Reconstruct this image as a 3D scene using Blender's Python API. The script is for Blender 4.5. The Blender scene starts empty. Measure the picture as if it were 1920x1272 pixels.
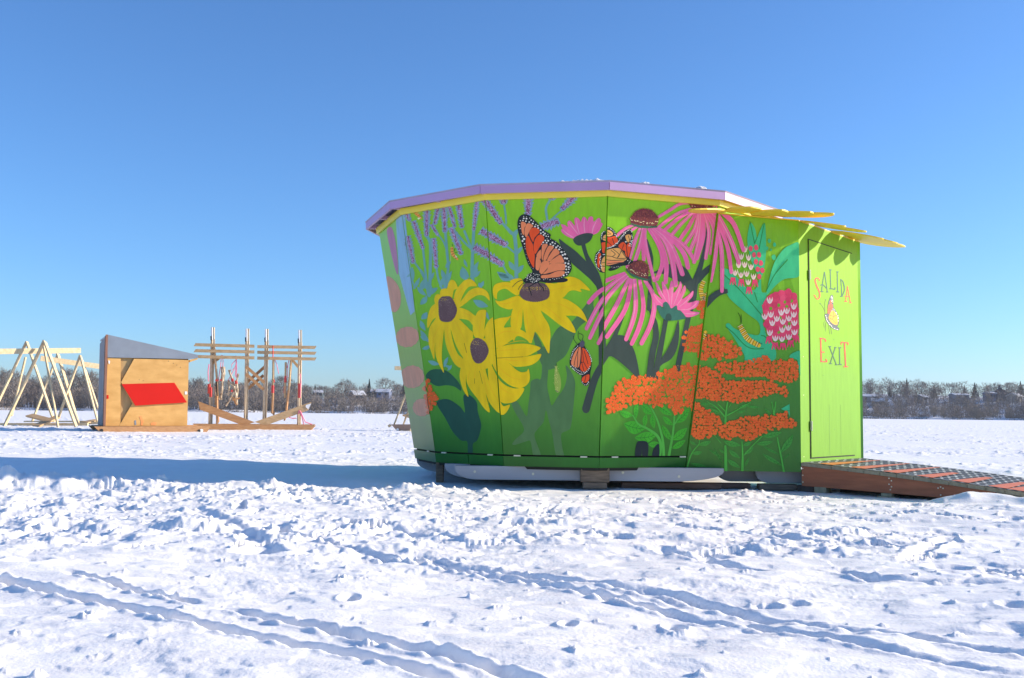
import bpy, bmesh, math, random
import numpy as np
from mathutils import Vector, Matrix
from mathutils.geometry import tessellate_polygon

random.seed(7)
rng = np.random.default_rng(11)
R = math.radians
scene = bpy.context.scene
COL = scene.collection

# ------------------------------------------------------------------ camera
CAM_H, PITCH, ROLL, FPX = 0.643, 0.0735, 0.0102, 1901.4     # FPX: focal length for a picture 1920 wide
cam_data = bpy.data.cameras.new("camera")
cam_data.sensor_width = 36.0
cam_data.lens = 36.0 * FPX / 1920.0
cam_data.clip_start = 0.05
cam_data.clip_end = 6000
cam = bpy.data.objects.new("camera", cam_data)
COL.objects.link(cam)
_fw = Vector((0, math.cos(PITCH), math.sin(PITCH)))
_up = Vector((0, -math.sin(PITCH), math.cos(PITCH)))
_rt = Vector((1, 0, 0))
CR = _rt * math.cos(ROLL) + _up * math.sin(ROLL)
CU = -_rt * math.sin(ROLL) + _up * math.cos(ROLL)
cam.matrix_world = Matrix(((CR.x, CU.x, -_fw.x, 0), (CR.y, CU.y, -_fw.y, 0),
                           (CR.z, CU.z, -_fw.z, CAM_H), (0, 0, 0, 1)))
scene.camera = cam

# ------------------------------------------------------------------ sky, sun, exposure
SUN_AZ, SUN_EL = R(-7.0), R(20.0)      # azimuth: degrees from the +x axis, towards the viewer
SUN_DIR = Vector((math.cos(SUN_EL) * math.cos(SUN_AZ), -math.cos(SUN_EL) * math.sin(SUN_AZ), math.sin(SUN_EL)))
world = bpy.data.worlds.new("World")
scene.world = world
world.use_nodes = True
wn = world.node_tree
sky = wn.nodes.new("ShaderNodeTexSky")
sky.sky_type = 'NISHITA'
sky.sun_disc = False
sky.sun_elevation = SUN_EL
sky.sun_rotation = math.atan2(SUN_DIR.x, SUN_DIR.y)
sky.altitude = 300
sky.air_density = 1.0
sky.dust_density = 0.6
sky.ozone_density = 8.0
bg = wn.nodes["Background"]
bg.inputs["Strength"].default_value = 0.138
wn.links.new(sky.outputs["Color"], bg.inputs["Color"])
sun_data = bpy.data.lights.new("sun", 'SUN')
sun_data.energy = 5.0
sun_data.angle = R(0.53)
sun_data.color = (1.0, 0.87, 0.69)
sun = bpy.data.objects.new("sun", sun_data)
COL.objects.link(sun)
sun.rotation_euler = (-SUN_DIR).to_track_quat('-Z', 'Y').to_euler()
scene.view_settings.view_transform = 'Standard'
scene.view_settings.look = 'None'
scene.view_settings.gamma = 1.0
scene.view_settings.use_curve_mapping = False
scene.view_settings.exposure = 0.67

# ------------------------------------------------------------------ measuring helpers
O = Vector((0, 0, CAM_H))
def ray(px, py):
    return _fw + CR * ((px - 960) / FPX) - CU * ((py - 636) / FPX)
def at(px, py, y):
    """point at depth y (metres north of the viewer) seen at a place in the picture"""
    d = ray(px, py)
    return O + d * (y / d.y)
def on_ground(px, py, z=0.0):
    d = ray(px, py)
    return O + d * ((z - CAM_H) / d.z)
def lin1(c):
    c /= 255.0
    return c / 12.92 if c <= 0.04045 else ((c + 0.055) / 1.055) ** 2.4
def lin(rgb, k=1.0):
    return tuple(min(0.93, lin1(float(c)) * k) for c in rgb)

# ------------------------------------------------------------------ materials
MATS = {}
def nodes_of(name):
    m = bpy.data.materials.new(name)
    m.use_nodes = True
    return m, m.node_tree.nodes, m.node_tree.links, m.node_tree.nodes["Principled BSDF"]
def noise_node(n, l, scale, detail=4, coord='Object', stretch=None):
    tc = n.new("ShaderNodeTexCoord")
    t = n.new("ShaderNodeTexNoise")
    t.inputs["Scale"].default_value = scale
    t.inputs["Detail"].default_value = detail
    if stretch:
        mp = n.new("ShaderNodeMapping")
        mp.inputs["Scale"].default_value = stretch
        l.new(tc.outputs[coord], mp.inputs["Vector"])
        l.new(mp.outputs["Vector"], t.inputs["Vector"])
    else:
        l.new(tc.outputs[coord], t.inputs["Vector"])
    return t
def ramp_node(n, stops):
    r = n.new("ShaderNodeValToRGB")
    e = r.color_ramp.elements
    while len(e) < len(stops):
        e.new(0.5)
    for el, (p, c) in zip(e, stops):
        el.position = p
        el.color = (*c, 1)
    return r
def mat_plain(name, rgb, rough=0.5, var=0.08, scale=6.0, bump=0.0, bscale=60.0, stretch=None, metallic=0.0, spec=0.5):
    """one paint or surface colour with slight unevenness of its own"""
    if name in MATS:
        return MATS[name]
    m, n, l, b = nodes_of(name)
    t = noise_node(n, l, scale, 5, stretch=stretch)
    rp = ramp_node(n, [(0.3, tuple(c * (1 - var) for c in rgb)), (0.7, tuple(min(1, c * (1 + var)) for c in rgb))])
    l.new(t.outputs["Fac"], rp.inputs["Fac"])
    l.new(rp.outputs["Color"], b.inputs["Base Color"])
    b.inputs["Roughness"].default_value = rough
    b.inputs["Metallic"].default_value = metallic
    b.inputs["Specular IOR Level"].default_value = spec
    if bump:
        t2 = noise_node(n, l, bscale, 3, stretch=stretch)
        bp = n.new("ShaderNodeBump")
        bp.inputs["Strength"].default_value = bump
        bp.inputs["Distance"].default_value = 0.004
        l.new(t2.outputs["Fac"], bp.inputs["Height"])
        l.new(bp.outputs["Normal"], b.inputs["Normal"])
    MATS[name] = m
    return m
KP = 1.62                        # paint reflectance for a colour read off the shaded wall
def linp(rgb):                   # the shade is bluish: take that out of the paint
    v = [lin1(float(c)) * k for c, k in zip(rgb, (KP * 1.08, KP * 0.97, KP * 0.72))]
    t = min(1.0, 0.94 / max(v))
    return tuple(c * t for c in v)
def P(rgb):                      # mural paint
    rgb = tuple(rgb)
    return mat_plain("paint_%d_%d_%d" % rgb, linp(rgb), rough=0.42, var=0.10, scale=14.0, stretch=(1, 1, 0.35), spec=0.2)
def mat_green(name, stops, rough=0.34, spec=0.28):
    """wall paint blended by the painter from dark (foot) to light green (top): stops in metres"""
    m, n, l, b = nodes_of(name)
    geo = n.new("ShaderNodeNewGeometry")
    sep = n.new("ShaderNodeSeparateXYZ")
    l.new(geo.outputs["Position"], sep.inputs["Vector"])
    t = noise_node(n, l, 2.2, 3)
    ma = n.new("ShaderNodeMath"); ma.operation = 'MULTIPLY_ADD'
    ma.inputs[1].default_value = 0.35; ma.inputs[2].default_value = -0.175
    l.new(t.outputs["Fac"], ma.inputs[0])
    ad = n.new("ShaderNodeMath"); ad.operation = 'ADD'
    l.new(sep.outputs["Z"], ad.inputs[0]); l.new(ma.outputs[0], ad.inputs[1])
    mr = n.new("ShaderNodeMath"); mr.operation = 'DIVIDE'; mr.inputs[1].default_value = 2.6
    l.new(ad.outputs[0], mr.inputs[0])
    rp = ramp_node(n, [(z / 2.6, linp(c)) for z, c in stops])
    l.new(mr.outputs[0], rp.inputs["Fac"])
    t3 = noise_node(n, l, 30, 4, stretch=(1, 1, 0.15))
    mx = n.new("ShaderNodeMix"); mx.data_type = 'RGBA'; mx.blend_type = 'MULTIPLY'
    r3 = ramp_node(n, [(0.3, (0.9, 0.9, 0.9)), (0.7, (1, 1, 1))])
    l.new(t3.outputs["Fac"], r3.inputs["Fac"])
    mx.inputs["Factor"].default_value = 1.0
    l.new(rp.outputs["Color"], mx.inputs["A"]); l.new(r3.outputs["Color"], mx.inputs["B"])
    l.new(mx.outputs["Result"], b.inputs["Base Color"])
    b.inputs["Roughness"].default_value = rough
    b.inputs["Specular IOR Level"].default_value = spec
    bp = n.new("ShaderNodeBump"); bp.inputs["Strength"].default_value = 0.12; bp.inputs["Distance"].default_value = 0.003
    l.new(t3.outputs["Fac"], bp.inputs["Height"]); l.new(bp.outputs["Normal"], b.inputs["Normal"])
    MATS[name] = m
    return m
def mat_wood(name, c1, c2, scale=3.0, stretch=(1, 1, 14), rough=0.65, bump=0.25):
    """sawn timber: streaks along one axis"""
    m, n, l, b = nodes_of(name)
    t = noise_node(n, l, scale, 6, stretch=stretch)
    rp = ramp_node(n, [(0.32, c1), (0.68, c2)])
    l.new(t.outputs["Fac"], rp.inputs["Fac"])
    l.new(rp.outputs["Color"], b.inputs["Base Color"])
    b.inputs["Roughness"].default_value = rough
    bp = n.new("ShaderNodeBump"); bp.inputs["Strength"].default_value = bump; bp.inputs["Distance"].default_value = 0.003
    l.new(t.outputs["Fac"], bp.inputs["Height"]); l.new(bp.outputs["Normal"], b.inputs["Normal"])
    MATS[name] = m
    return m

# ------------------------------------------------------------------ mesh helpers
ORIGIN = {}
def tag(o, label=None, cat=None, group=None, kind=None):
    if label: o["label"] = label
    if cat: o["category"] = cat
    if group: o["group"] = group
    if kind: o["kind"] = kind
    return o
def thing(name, label, cat, loc=(0, 0, 0), group=None):
    o = bpy.data.objects.new(name, None)
    COL.objects.link(o)
    o.location = loc
    o.empty_display_size = 0.2
    ORIGIN[o.name] = Vector(loc)
    return tag(o, label, cat, group)
class MB:
    """collects shapes (world coordinates) for ONE mesh object"""
    def __init__(self):
        self.v, self.f, self.m, self.mats = [], [], [], []
    def mi(self, mat):
        if mat not in self.mats:
            self.mats.append(mat)
        return self.mats.index(mat)
    def add(self, vs, fs, mat):
        o = len(self.v); k = self.mi(mat)
        self.v += [tuple(p) for p in vs]
        for f in fs:
            self.f.append(tuple(o + i for i in f)); self.m.append(k)
    def box(self, c, ax, ay, az, mat):
        """box from centre and three half-axis vectors"""
        c, ax, ay, az = Vector(c), Vector(ax), Vector(ay), Vector(az)
        vs = [c + ax * sx + ay * sy + az * sz for sz in (-1, 1) for sy in (-1, 1) for sx in (-1, 1)]
        self.add(vs, [(0, 2, 3, 1), (4, 5, 7, 6), (0, 1, 5, 4), (2, 6, 7, 3), (0, 4, 6, 2), (1, 3, 7, 5)], mat)
    def bar(self, a, b, w, t, mat, up=(0, 0, 1), ends=None):
        """board from a to b: w across (in the plane of up), t thick; ends = slanted cut at each end"""
        a, b = Vector(a), Vector(b)
        d = (b - a).normalized()
        up = Vector(up)
        s = d.cross(up)
        if s.length < 1e-4:
            s = d.cross(Vector((0, 1, 0)))
        s.normalize()
        u = s.cross(d).normalized()
        e0, e1 = ends or (0, 0)
        vs = []
        for p, e in ((a, e0), (b, e1)):
            for su, st in ((-1, -1), (1, -1), (1, 1), (-1, 1)):
                vs.append(p + u * (su * w / 2) + s * (st * t / 2) + d * (e * su))
        self.add(vs, [(0, 1, 2, 3), (7, 6, 5, 4), (0, 4, 5, 1), (1, 5, 6, 2), (2, 6, 7, 3), (3, 7, 4, 0)], mat)
    def tube(self, pts, r, mat, n=6):
        pts = [Vector(p) for p in pts]
        rr = r if isinstance(r, (list, tuple)) else [r] * len(pts)
        vs, fs = [], []
        for i, p in enumerate(pts):
            d = (pts[min(i + 1, len(pts) - 1)] - pts[max(i - 1, 0)]).normalized()
            s = d.cross(Vector((0.13, 0.2, 1)))
            if s.length < 1e-3: s = d.cross(Vector((1, 0, 0)))
            s.normalize(); u = s.cross(d)
            for k in range(n):
                a = 2 * math.pi * k / n
                vs.append(p + (s * math.cos(a) + u * math.sin(a)) * rr[i])
        for i in range(len(pts) - 1):
            for k in range(n):
                fs.append((i * n + k, i * n + (k + 1) % n, (i + 1) * n + (k + 1) % n, (i + 1) * n + k))
        fs.append(tuple(range(n))[::-1]); fs.append(tuple((len(pts) - 1) * n + k for k in range(n)))
        self.add(vs, fs, mat)
    def prism(self, poly, ext, mat):
        """flat outline (list of points) pushed along ext"""
        poly = [Vector(p) for p in poly]; ext = Vector(ext); n = len(poly)
        vs = poly + [p + ext for p in poly]
        tri = tessellate_polygon([poly])
        fs = [tuple(t) for t in tri] + [tuple(i + n for i in reversed(t)) for t in tri]
        fs += [(i, (i + 1) % n, n + (i + 1) % n, n + i) for i in range(n)]
        self.add(vs, fs, mat)
    def build(self, name, parent=None, label=None, smooth=False, recalc=True, bevel=0.0):
        org = Vector((0, 0, 0))
        if parent is not None:
            org = ORIGIN[parent.name]
        me = bpy.data.meshes.new(name)
        me.from_pydata([tuple(Vector(p) - org) for p in self.v], [], self.f)
        for m in self.mats: me.materials.append(m)
        me.polygons.foreach_set("material_index", self.m)
        if recalc or bevel:
            bm = bmesh.new(); bm.from_mesh(me)
            if recalc: bmesh.ops.recalc_face_normals(bm, faces=bm.faces)
            bm.to_mesh(me); bm.free()
        if smooth: me.polygons.foreach_set("use_smooth", [True] * len(me.polygons))
        o = bpy.data.objects.new(name, me)
        COL.objects.link(o)
        if parent is not None: o.parent = parent
        ORIGIN[o.name] = org
        if label: o["label"] = label
        if bevel:
            md = o.modifiers.new("edge", 'BEVEL'); md.width = bevel; md.segments = 1; md.limit_method = 'ANGLE'
        return o
def copy_tree(o, parent=None):
    c = o.copy(); COL.objects.link(c)
    if parent is not None: c.parent = parent
    for ch in [x for x in bpy.data.objects if x.parent == o]:
        copy_tree(ch, c)
    return c

# ================================================================== SNOW GROUND
def _hash(ix, iy, s):
    h = (ix.astype(np.int64) * 374761393 + iy.astype(np.int64) * 668265263 + s * 974711) & 0x7fffffff
    h = ((h ^ (h >> 13)) * 1274126177) & 0x7fffffff
    h = ((h ^ (h >> 16)) * 1597334677) & 0x7fffffff
    return (h ^ (h >> 15)) & 0x7fffffff
def _r01(ix, iy, s):
    return (_hash(ix, iy, s) % 100003) / 100003.0
def gnoise(x, y, s):
    ix, iy = np.floor(x), np.floor(y)
    fx, fy = x - ix, y - iy
    u, v = fx * fx * fx * (fx * (fx * 6 - 15) + 10), fy * fy * fy * (fy * (fy * 6 - 15) + 10)
    def g(dx, dy):
        a = _r01(ix + dx, iy + dy, s) * 6.2831853
        return np.cos(a) * (fx - dx) + np.sin(a) * (fy - dy)
    return ((g(0, 0) * (1 - u) + g(1, 0) * u) * (1 - v) + (g(0, 1) * (1 - u) + g(1, 1) * u) * v) * 1.5
def fbm(x, y, s, octv=3):
    t, a = 0, 1.0
    for k in range(octv):
        t = t + a * gnoise(x * 2 ** k, y * 2 ** k, s + 17 * k); a *= 0.5
    return t
def sstep(a, b, x):
    t = np.clip((x - a) / (b - a), 0, 1)
    return t * t * (3 - 2 * t)
def clods(x, y, cell, s, prob):
    """lumps of kicked-up snow: height of the tallest half-lump over each point, in units of the cell"""
    wx = x + 0.22 * cell * gnoise(x / cell * 1.7, y / cell * 1.7, s + 5) + 0.08 * cell * gnoise(x / cell * 5, y / cell * 5, s + 6)
    wy = y + 0.22 * cell * gnoise(x / cell * 1.7, y / cell * 1.7, s + 7) + 0.08 * cell * gnoise(x / cell * 5, y / cell * 5, s + 8)
    gx, gy = np.floor(wx / cell), np.floor(wy / cell)
    out = np.zeros_like(x)
    bumps = gnoise(x / cell * 4.2, y / cell * 4.2, s + 9)
    for dx in (-1, 0, 1):
        for dy in (-1, 0, 1):
            cx, cy = gx + dx, gy + dy
            px = (cx + 0.15 + 0.7 * _r01(cx, cy, s)) * cell
            py = (cy + 0.15 + 0.7 * _r01(cx, cy, s + 1)) * cell
            k = _r01(cx, cy, s + 2)
            rad = cell * (0.22 + 0.45 * _r01(cx, cy, s + 3) ** 2)
            el = 0.6 + 0.9 * _r01(cx, cy, s + 4)
            d2 = ((wx - px) / (rad * el)) ** 2 + ((wy - py) / (rad / el)) ** 2
            hgt = np.where(k < prob, (np.clip(1 - d2, 0, 1) ** 1.5) * (1 + 0.7 * bumps) * rad / cell, 0)
            out = np.maximum(out, hgt)
    return out
def seg_dist(x, y, pts):
    """distance to a polyline and arc position along it"""
    best = np.full_like(x, 1e9); pos = np.zeros_like(x); acc = 0.0
    for (ax, ay), (bx, by) in zip(pts[:-1], pts[1:]):
        L = math.hypot(bx - ax, by - ay)
        t = np.clip(((x - ax) * (bx - ax) + (y - ay) * (by - ay)) / (L * L), 0, 1)
        d = np.hypot(x - ax - t * (bx - ax), y - ay - t * (by - ay))
        q = d < best
        best = np.where(q, d, best); pos = np.where(q, acc + t * L, pos); acc += L
    return best, pos
def gpts(s):
    out = []
    for w in s.split():
        a, b = w.split(',')
        g = on_ground(float(a), float(b)); out.append((g.x, g.y))
    return out
TRACKS = [
    (gpts("500,998 760,1045 960,1082 1180,1128 1400,1176 1700,1236 2000,1290"), 0.032, 0.026),
    (gpts("900,1062 1130,1096 1440,1160 1800,1216 2050,1255"), 0.036, 0.030),
    (gpts("390,1144 640,1196 860,1250 1000,1290"), 0.028, 0.028),
      # sledge and ski ruts: course, half width, depth
    (gpts("-150,1058 0,1092 170,1128 340,1172 490,1205 640,1232 800,1275 1000,1330"), 0.034, 0.060),
    (gpts("110,1074 250,1106 390,1144"), 0.026, 0.050),
    (gpts("430,1150 640,1192 800,1228 960,1274 1100,1320"), 0.028, 0.050),
    (gpts("700,1036 830,1056 960,1078 1100,1098"), 0.035, 0.050),
    (gpts("1040,1100 1150,1122 1240,1140 1300,1150"), 0.036, 0.052),
    (gpts("1130,1096 1260,1114 1350,1134 1440,1160"), 0.036, 0.066),
    (gpts("1450,1172 1560,1184 1680,1200 1800,1216"), 0.042, 0.064),
    (gpts("1800,1180 1870,1186 1930,1190 2050,1205"), 0.05, 0.05),
    (gpts("770,1040 860,1058 960,1068 1090,1090"), 0.03, 0.035),
    (gpts("1210,1020 1320,1048 1400,1062 1450,1075"), 0.05, 0.05),
    (gpts("1550,1060 1640,1082 1760,1090 1900,1092"), 0.04, 0.045),
    (gpts("1700,1045 1750,1020 1790,1000"), 0.05, 0.045),
    (gpts("350,955 420,985 470,1010 500,1035 545,1040"), 0.07, 0.03),
    (gpts("1360,990 1500,1010 1640,1030"), 0.05, 0.03),
    (gpts("700,985 800,1000 900,1004"), 0.07, 0.05),
]
PITS = [(655, 1125, .03, .055, 0.03), (1065, 1172, .025, .04, 0.035), (1265, 1177, .03, .05, 0.035), (50, 1060, .08, .08, .035), (1440, 1140, .04, .04, .025),
        (1780, 1062, .09, .08, .035), (485, 1035, .10, .10, .045), 
        (110, 985, .14, .10, .035), (260, 1000, .14, .10, .03), (1325, 1040, .10, .08, .035), (1100, 1010, .1, .09, .03),
        (1490, 1135, .04, .045, .025), (1900, 1145, .04, .05, .025)]
CX, CY = 0.66, 10.581
def ground_height(x, y):
    r = np.hypot(x, y)
    near = 1 - sstep(30, 90, r)
    z = 0.028 * fbm(x / 3.1, y / 3.1, 3, 2) * near
    # rise of the ground to the left, behind the shaded strip
    z += 0.09 * sstep(-1.4, -4.6, x) * np.exp(-((y - 12.3) / 1.3) ** 2)
    hut = np.hypot(x - CX, y - CY)
    under = 1 - sstep(1.9, 2.5, hut)
    ramp_d, _ = seg_dist(x, y, [(2.6, 9.6), (3.9, 8.5), (5.2, 7.5)])
    under = np.maximum(under, 1 - sstep(0.7, 1.1, ramp_d))
    lee = (1 - sstep(0.9, 1.7, np.abs(y - 10.8))) * sstep(0.5, -0.5, x) * sstep(-12, -6, x)   # smooth patch left of the hut
    z -= under * 0.02
    # lumpy snow farther out
    s = (r > 10) & (r < 200) & (y > -5)
    X, Y, rr = x[s], y[s], r[s]
    calm = (1 - .9 * under[s]) * (1 - .9 * lee[s])
    far_l = 0.5 * clods(X, Y, 0.40, 130, 0.4) * 0.14 + 0.5 * clods(X, Y, 0.9, 140, 0.22) * 0.10 + 0.6 * clods(X, Y, 0.20, 135, 0.35) * 0.12
    z[s] += 0.75 * far_l * sstep(10, 15, rr) * (1 - sstep(70, 200, rr)) * calm * np.clip(0.65 + gnoise(X / 6, Y / 2.5, 150), 0.15, 1.3)
    # the near field
    s = (r < 15.5) & (y > -1)
    X, Y, rr = x[s], y[s], r[s]
    calm = (1 - 0.92 * under[s]) * (1 - 0.92 * lee[s])
    h = 0.012 * fbm(X / 0.75, Y / 0.75, 21, 3)
    h += 0.007 * fbm(X / 0.55 + Y / 1.9, Y / 0.16, 40, 3) * (1 - sstep(10, 15, rr))      # wind crust: long low ripples
    # crust: thin broken plates and grainy patches
    h += (0.006 + 0.004 * sstep(4, 5.5, Y)) * (sstep(-.13, .13, fbm(X / .75, Y / .50, 300, 4)) + 0.7 * sstep(-.10, .10, fbm(X / .36 + 5, Y / .26, 310, 4))) * (1 - sstep(8.5, 10, rr)) * calm
    h += 0.0022 * fbm(X / .028, Y / .028, 320, 2) * np.clip(gnoise(X / .7, Y / .7, 325) + .15, 0, 1) * (1 - sstep(5, 8, rr))
    zone = 0.24 + 1.0 * gnoise(X / 1.15, Y / 1.15, 60) + 0.55 * gnoise(X / 0.40, Y / 0.40, 61)
    zone += 0.60 * np.exp(-((Y - 7.2) / 1.2) ** 2) * sstep(0.9, -1.2, X)
    zone += 0.40 * np.exp(-((Y - 5.6) / 0.9) ** 2) * sstep(-0.4, -2.0, X)
    zone += 0.40 * np.exp(-((Y - 6.2) / 0.8) ** 2) * np.exp(-((X - 0.2) / 1.1) ** 2)
    zone -= 0.15 * sstep(0, 1.0, X)
    zone -= 0.8 * (1 - sstep(3.8, 5.2, Y))
    flat = np.exp(-((Y - 7.9) / 0.6) ** 2) * sstep(0.2, 1.0, X)       # packed strip before the hut and ramp
    zone = np.clip(zone, 0, 1.1) * calm * (1 - 0.65 * flat) * (1 - sstep(11, 15, rr))
    c3, c1, c0 = clods(X, Y, 0.30, 70, 0.35), clods(X, Y, 0.135, 80, 0.38), clods(X, Y, 0.06, 90, 0.36)
    lumps = 0.21 * c3 * 0.30 + 0.28 * c1 * 0.135 + 0.34 * c0 * 0.06
    rid = np.abs(fbm(X / 0.16, Y / 0.16, 100, 3)); fine = fbm(X / 0.07, Y / 0.07, 110, 2)
    h += zone * (0.8 * lumps + 0.011 * rid + 0.006 * fine + 0.024 * fbm(X / 0.42, Y / 0.3, 103, 3) - 0.008)
    # thrown-up bank along the front of the shaded strip
    bank_y = 8.58 + 0.06 * np.sin(X * 1.3) + 0.12 * np.minimum(X, 0) + 0.10 * gnoise(X / 0.8, X * 0 + 3.3, 161)
    bank = np.exp(-((Y - bank_y) / 0.26) ** 2) * sstep(0.7, -1.0, X) * sstep(-14, -9, X)
    h += bank * (0.012 + 0.10 * sstep(-1, -4.6, X) + 0.03 * gnoise(X / 0.5, Y / 0.5, 160) + 0.9 * lumps + 0.16 * clods(X, Y, 0.26, 170, 0.7) * 0.26)
    bank2 = np.exp(-((Y - 8.62 - 0.02 * X) / 0.16) ** 2) * sstep(0.2, 0.8, X) * (1 - sstep(2.6, 3.4, X))
    h += bank2 * (0.010 + 0.2 * c1 * 0.135)
    rp, _ = seg_dist(X, Y, [(3.52, 7.95), (3.95, 7.72), (4.8, 7.1)])
    h += 0.09 * np.exp(-(rp / 0.22) ** 2) * (1 + 0.4 * gnoise(X / .2, Y / .2, 172))
    # ruts and pits, crumbs
    q = (Y < 8.5)
    A, B = X[q], Y[q]
    g = np.zeros_like(A)
    wa, wb = A + 0.004 * gnoise(A / .3, B / .3, 200) + 0.003 * gnoise(A / .04, B / .04, 202), B + 0.004 * gnoise(A / .3, B / .3, 201) + 0.003 * gnoise(A / .04, B / .04, 203)
    edge = 1 + 1.5 * gnoise(A / .06, B / .06, 220)
    for k, (pts, hw, dep) in enumerate(TRACKS):
        d, sp = seg_dist(wa, wb, pts)
        L = sum(math.dist(a, b) for a, b in zip(pts[:-1], pts[1:]))
        taper = sstep(0, 0.25, sp) * (1 - sstep(L - 0.25, L, sp))
        taper = taper * np.clip(0.85 + 0.35 * gnoise(sp / 0.5, sp * 0 + k, 210 + k), 0.5, 1.15)
        u = d / (0.8 * hw)
        g -= 0.68 * dep * taper * np.exp(-u ** 4) * (0.9 + 0.25 * gnoise(A / .05, B / .05, 230))
        g += 0.007 * taper * np.exp(-((u - 1.6) / 0.5) ** 2) * edge
    rb = np.random.default_rng(77)
    for k in range(130):                     # boot prints in the trodden snow
        bx, by = rb.uniform(-5, 5), 3.4 + 5.2 * rb.random() ** .8
        if by < 5 and rb.random() < .6: continue
        th = rb.normal(0.3, .7) + (1.57 if rb.random() < .3 else 0); dp = rb.uniform(.012, .032)
        near_ = (np.abs(A - bx) < .3) & (np.abs(B - by) < .3)
        if not near_.any(): continue
        dx, dy = wa[near_] - bx, wb[near_] - by
        u_, v_ = dx * math.cos(th) + dy * math.sin(th), -dx * math.sin(th) + dy * math.cos(th)
        hw_ = 0.048 - 0.012 * np.exp(-((u_ + .03) / .05) ** 2)
        m_ = np.maximum(np.abs(u_) / .145, np.sqrt((u_ / .145) ** 2 * .5 + (v_ / hw_) ** 2))
        g[near_] += -dp * (1 - sstep(.82, 1.05, m_)) * (1 + .35 * np.sign(np.sin(u_ * 190)) * .5) + .35 * dp * np.exp(-((m_ - 1.25) / .16) ** 2) * (0.6 + gnoise(A[near_] / .05, B[near_] / .05, 270))
    for k, (px, py, a, b, dep) in enumerate(PITS):
        c = on_ground(px, py)
        q2 = ((wa - c.x) / a) ** 2 + ((wb - c.y) / b) ** 2
        g -= dep * np.exp(-q2 ** 2) * (0.8 + 0.5 * gnoise(A / .05, B / .05, 260)) - 0.006 * np.exp(-((np.sqrt(q2) - 1.4) / 0.4) ** 2)
    g += 0.4 * clods(A, B, 0.05, 120, 0.03 + 0.2 * np.clip(zone[q], 0, 1)) * 0.05
    h[q] += g
    z[s] += h
    return z
def build_ground():
    # rings round the viewer's spot: fine near, coarse far; spokes dense to the north
    rr = [0.4]
    while rr[-1] < 2.0: rr.append(rr[-1] * 1.02)
    while rr[-1] < 14: rr.append(rr[-1] * 1.0042)
    while rr[-1] < 60: rr.append(rr[-1] * 1.0065)
    while rr[-1] < 4500: rr.append(rr[-1] * 1.045)
    rr = np.array(rr)
    a = np.radians(np.concatenate([np.linspace(-31, 31, 1250), np.linspace(31.5, 180, 190)[:-1] , np.linspace(-180, -31.5, 190)]))
    a = np.sort(a)
    n, m = len(rr), len(a)
    RR, AA = np.meshgrid(rr, a, indexing='ij')
    x, y = RR * np.sin(AA), RR * np.cos(AA)
    z = ground_height(x.ravel(), y.ravel()).reshape(n, m)
    co = np.stack([x, y, z], -1).reshape(-1, 3).astype(np.float32)
    i = np.arange(n - 1)[:, None] * m; j = np.arange(m)[None, :]; j2 = (j + 1) % m
    q = np.stack([i + j, i + j2, i + m + j2, i + m + j], -1).reshape(-1, 4)[:, ::-1]
    me = bpy.data.meshes.new("snow_ground")
    me.vertices.add(len(co)); me.vertices.foreach_set("co", co.ravel())
    me.loops.add(q.size); me.loops.foreach_set("vertex_index", q.ravel().astype(np.int32))
    me.polygons.add(len(q)); me.polygons.foreach_set("loop_start", np.arange(0, q.size, 4, dtype=np.int32))
    me.polygons.foreach_set("loop_total", np.full(len(q), 4, dtype=np.int32))
    me.polygons.foreach_set("use_smooth", np.ones(len(q), dtype=bool))
    me.update()
    m_, nn, l, b = nodes_of("snow")
    t = noise_node(nn, l, 7, 6)
    rp = ramp_node(nn, [(0.3, (0.90, 0.87, 0.84)), (0.7, (0.95, 0.925, 0.895))])
    l.new(t.outputs["Fac"], rp.inputs["Fac"]); l.new(rp.outputs["Color"], b.inputs["Base Color"])
    b.inputs["Roughness"].default_value = 0.55
    b.inputs["Specular IOR Level"].default_value = 0.25
    b.inputs["Subsurface Weight"].default_value = 0.4
    b.inputs["Subsurface Radius"].default_value = (1.0, 0.95, 0.9)
    b.inputs["Subsurface Scale"].default_value = 0.02
    t2 = noise_node(nn, l, 85, 6)
    t3 = noise_node(nn, l, 9, 5, stretch=(0.6, 1.6, 1))
    ad = nn.new("ShaderNodeMath"); ad.operation = 'MULTIPLY_ADD'; ad.inputs[1].default_value = 4.0
    l.new(t3.outputs["Fac"], ad.inputs[0]); l.new(t2.outputs["Fac"], ad.inputs[2])
    bp = nn.new("ShaderNodeBump"); bp.inputs["Strength"].default_value = 0.4; bp.inputs["Distance"].default_value = 0.006
    l.new(ad.outputs[0], bp.inputs["Height"]); l.new(bp.outputs["Normal"], b.inputs["Normal"])
    me.materials.append(m_)
    MATS["snow"] = m_
    o = bpy.data.objects.new("snow_ground", me); COL.objects.link(o)
    tag(o, kind="structure")
build_ground()
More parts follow.
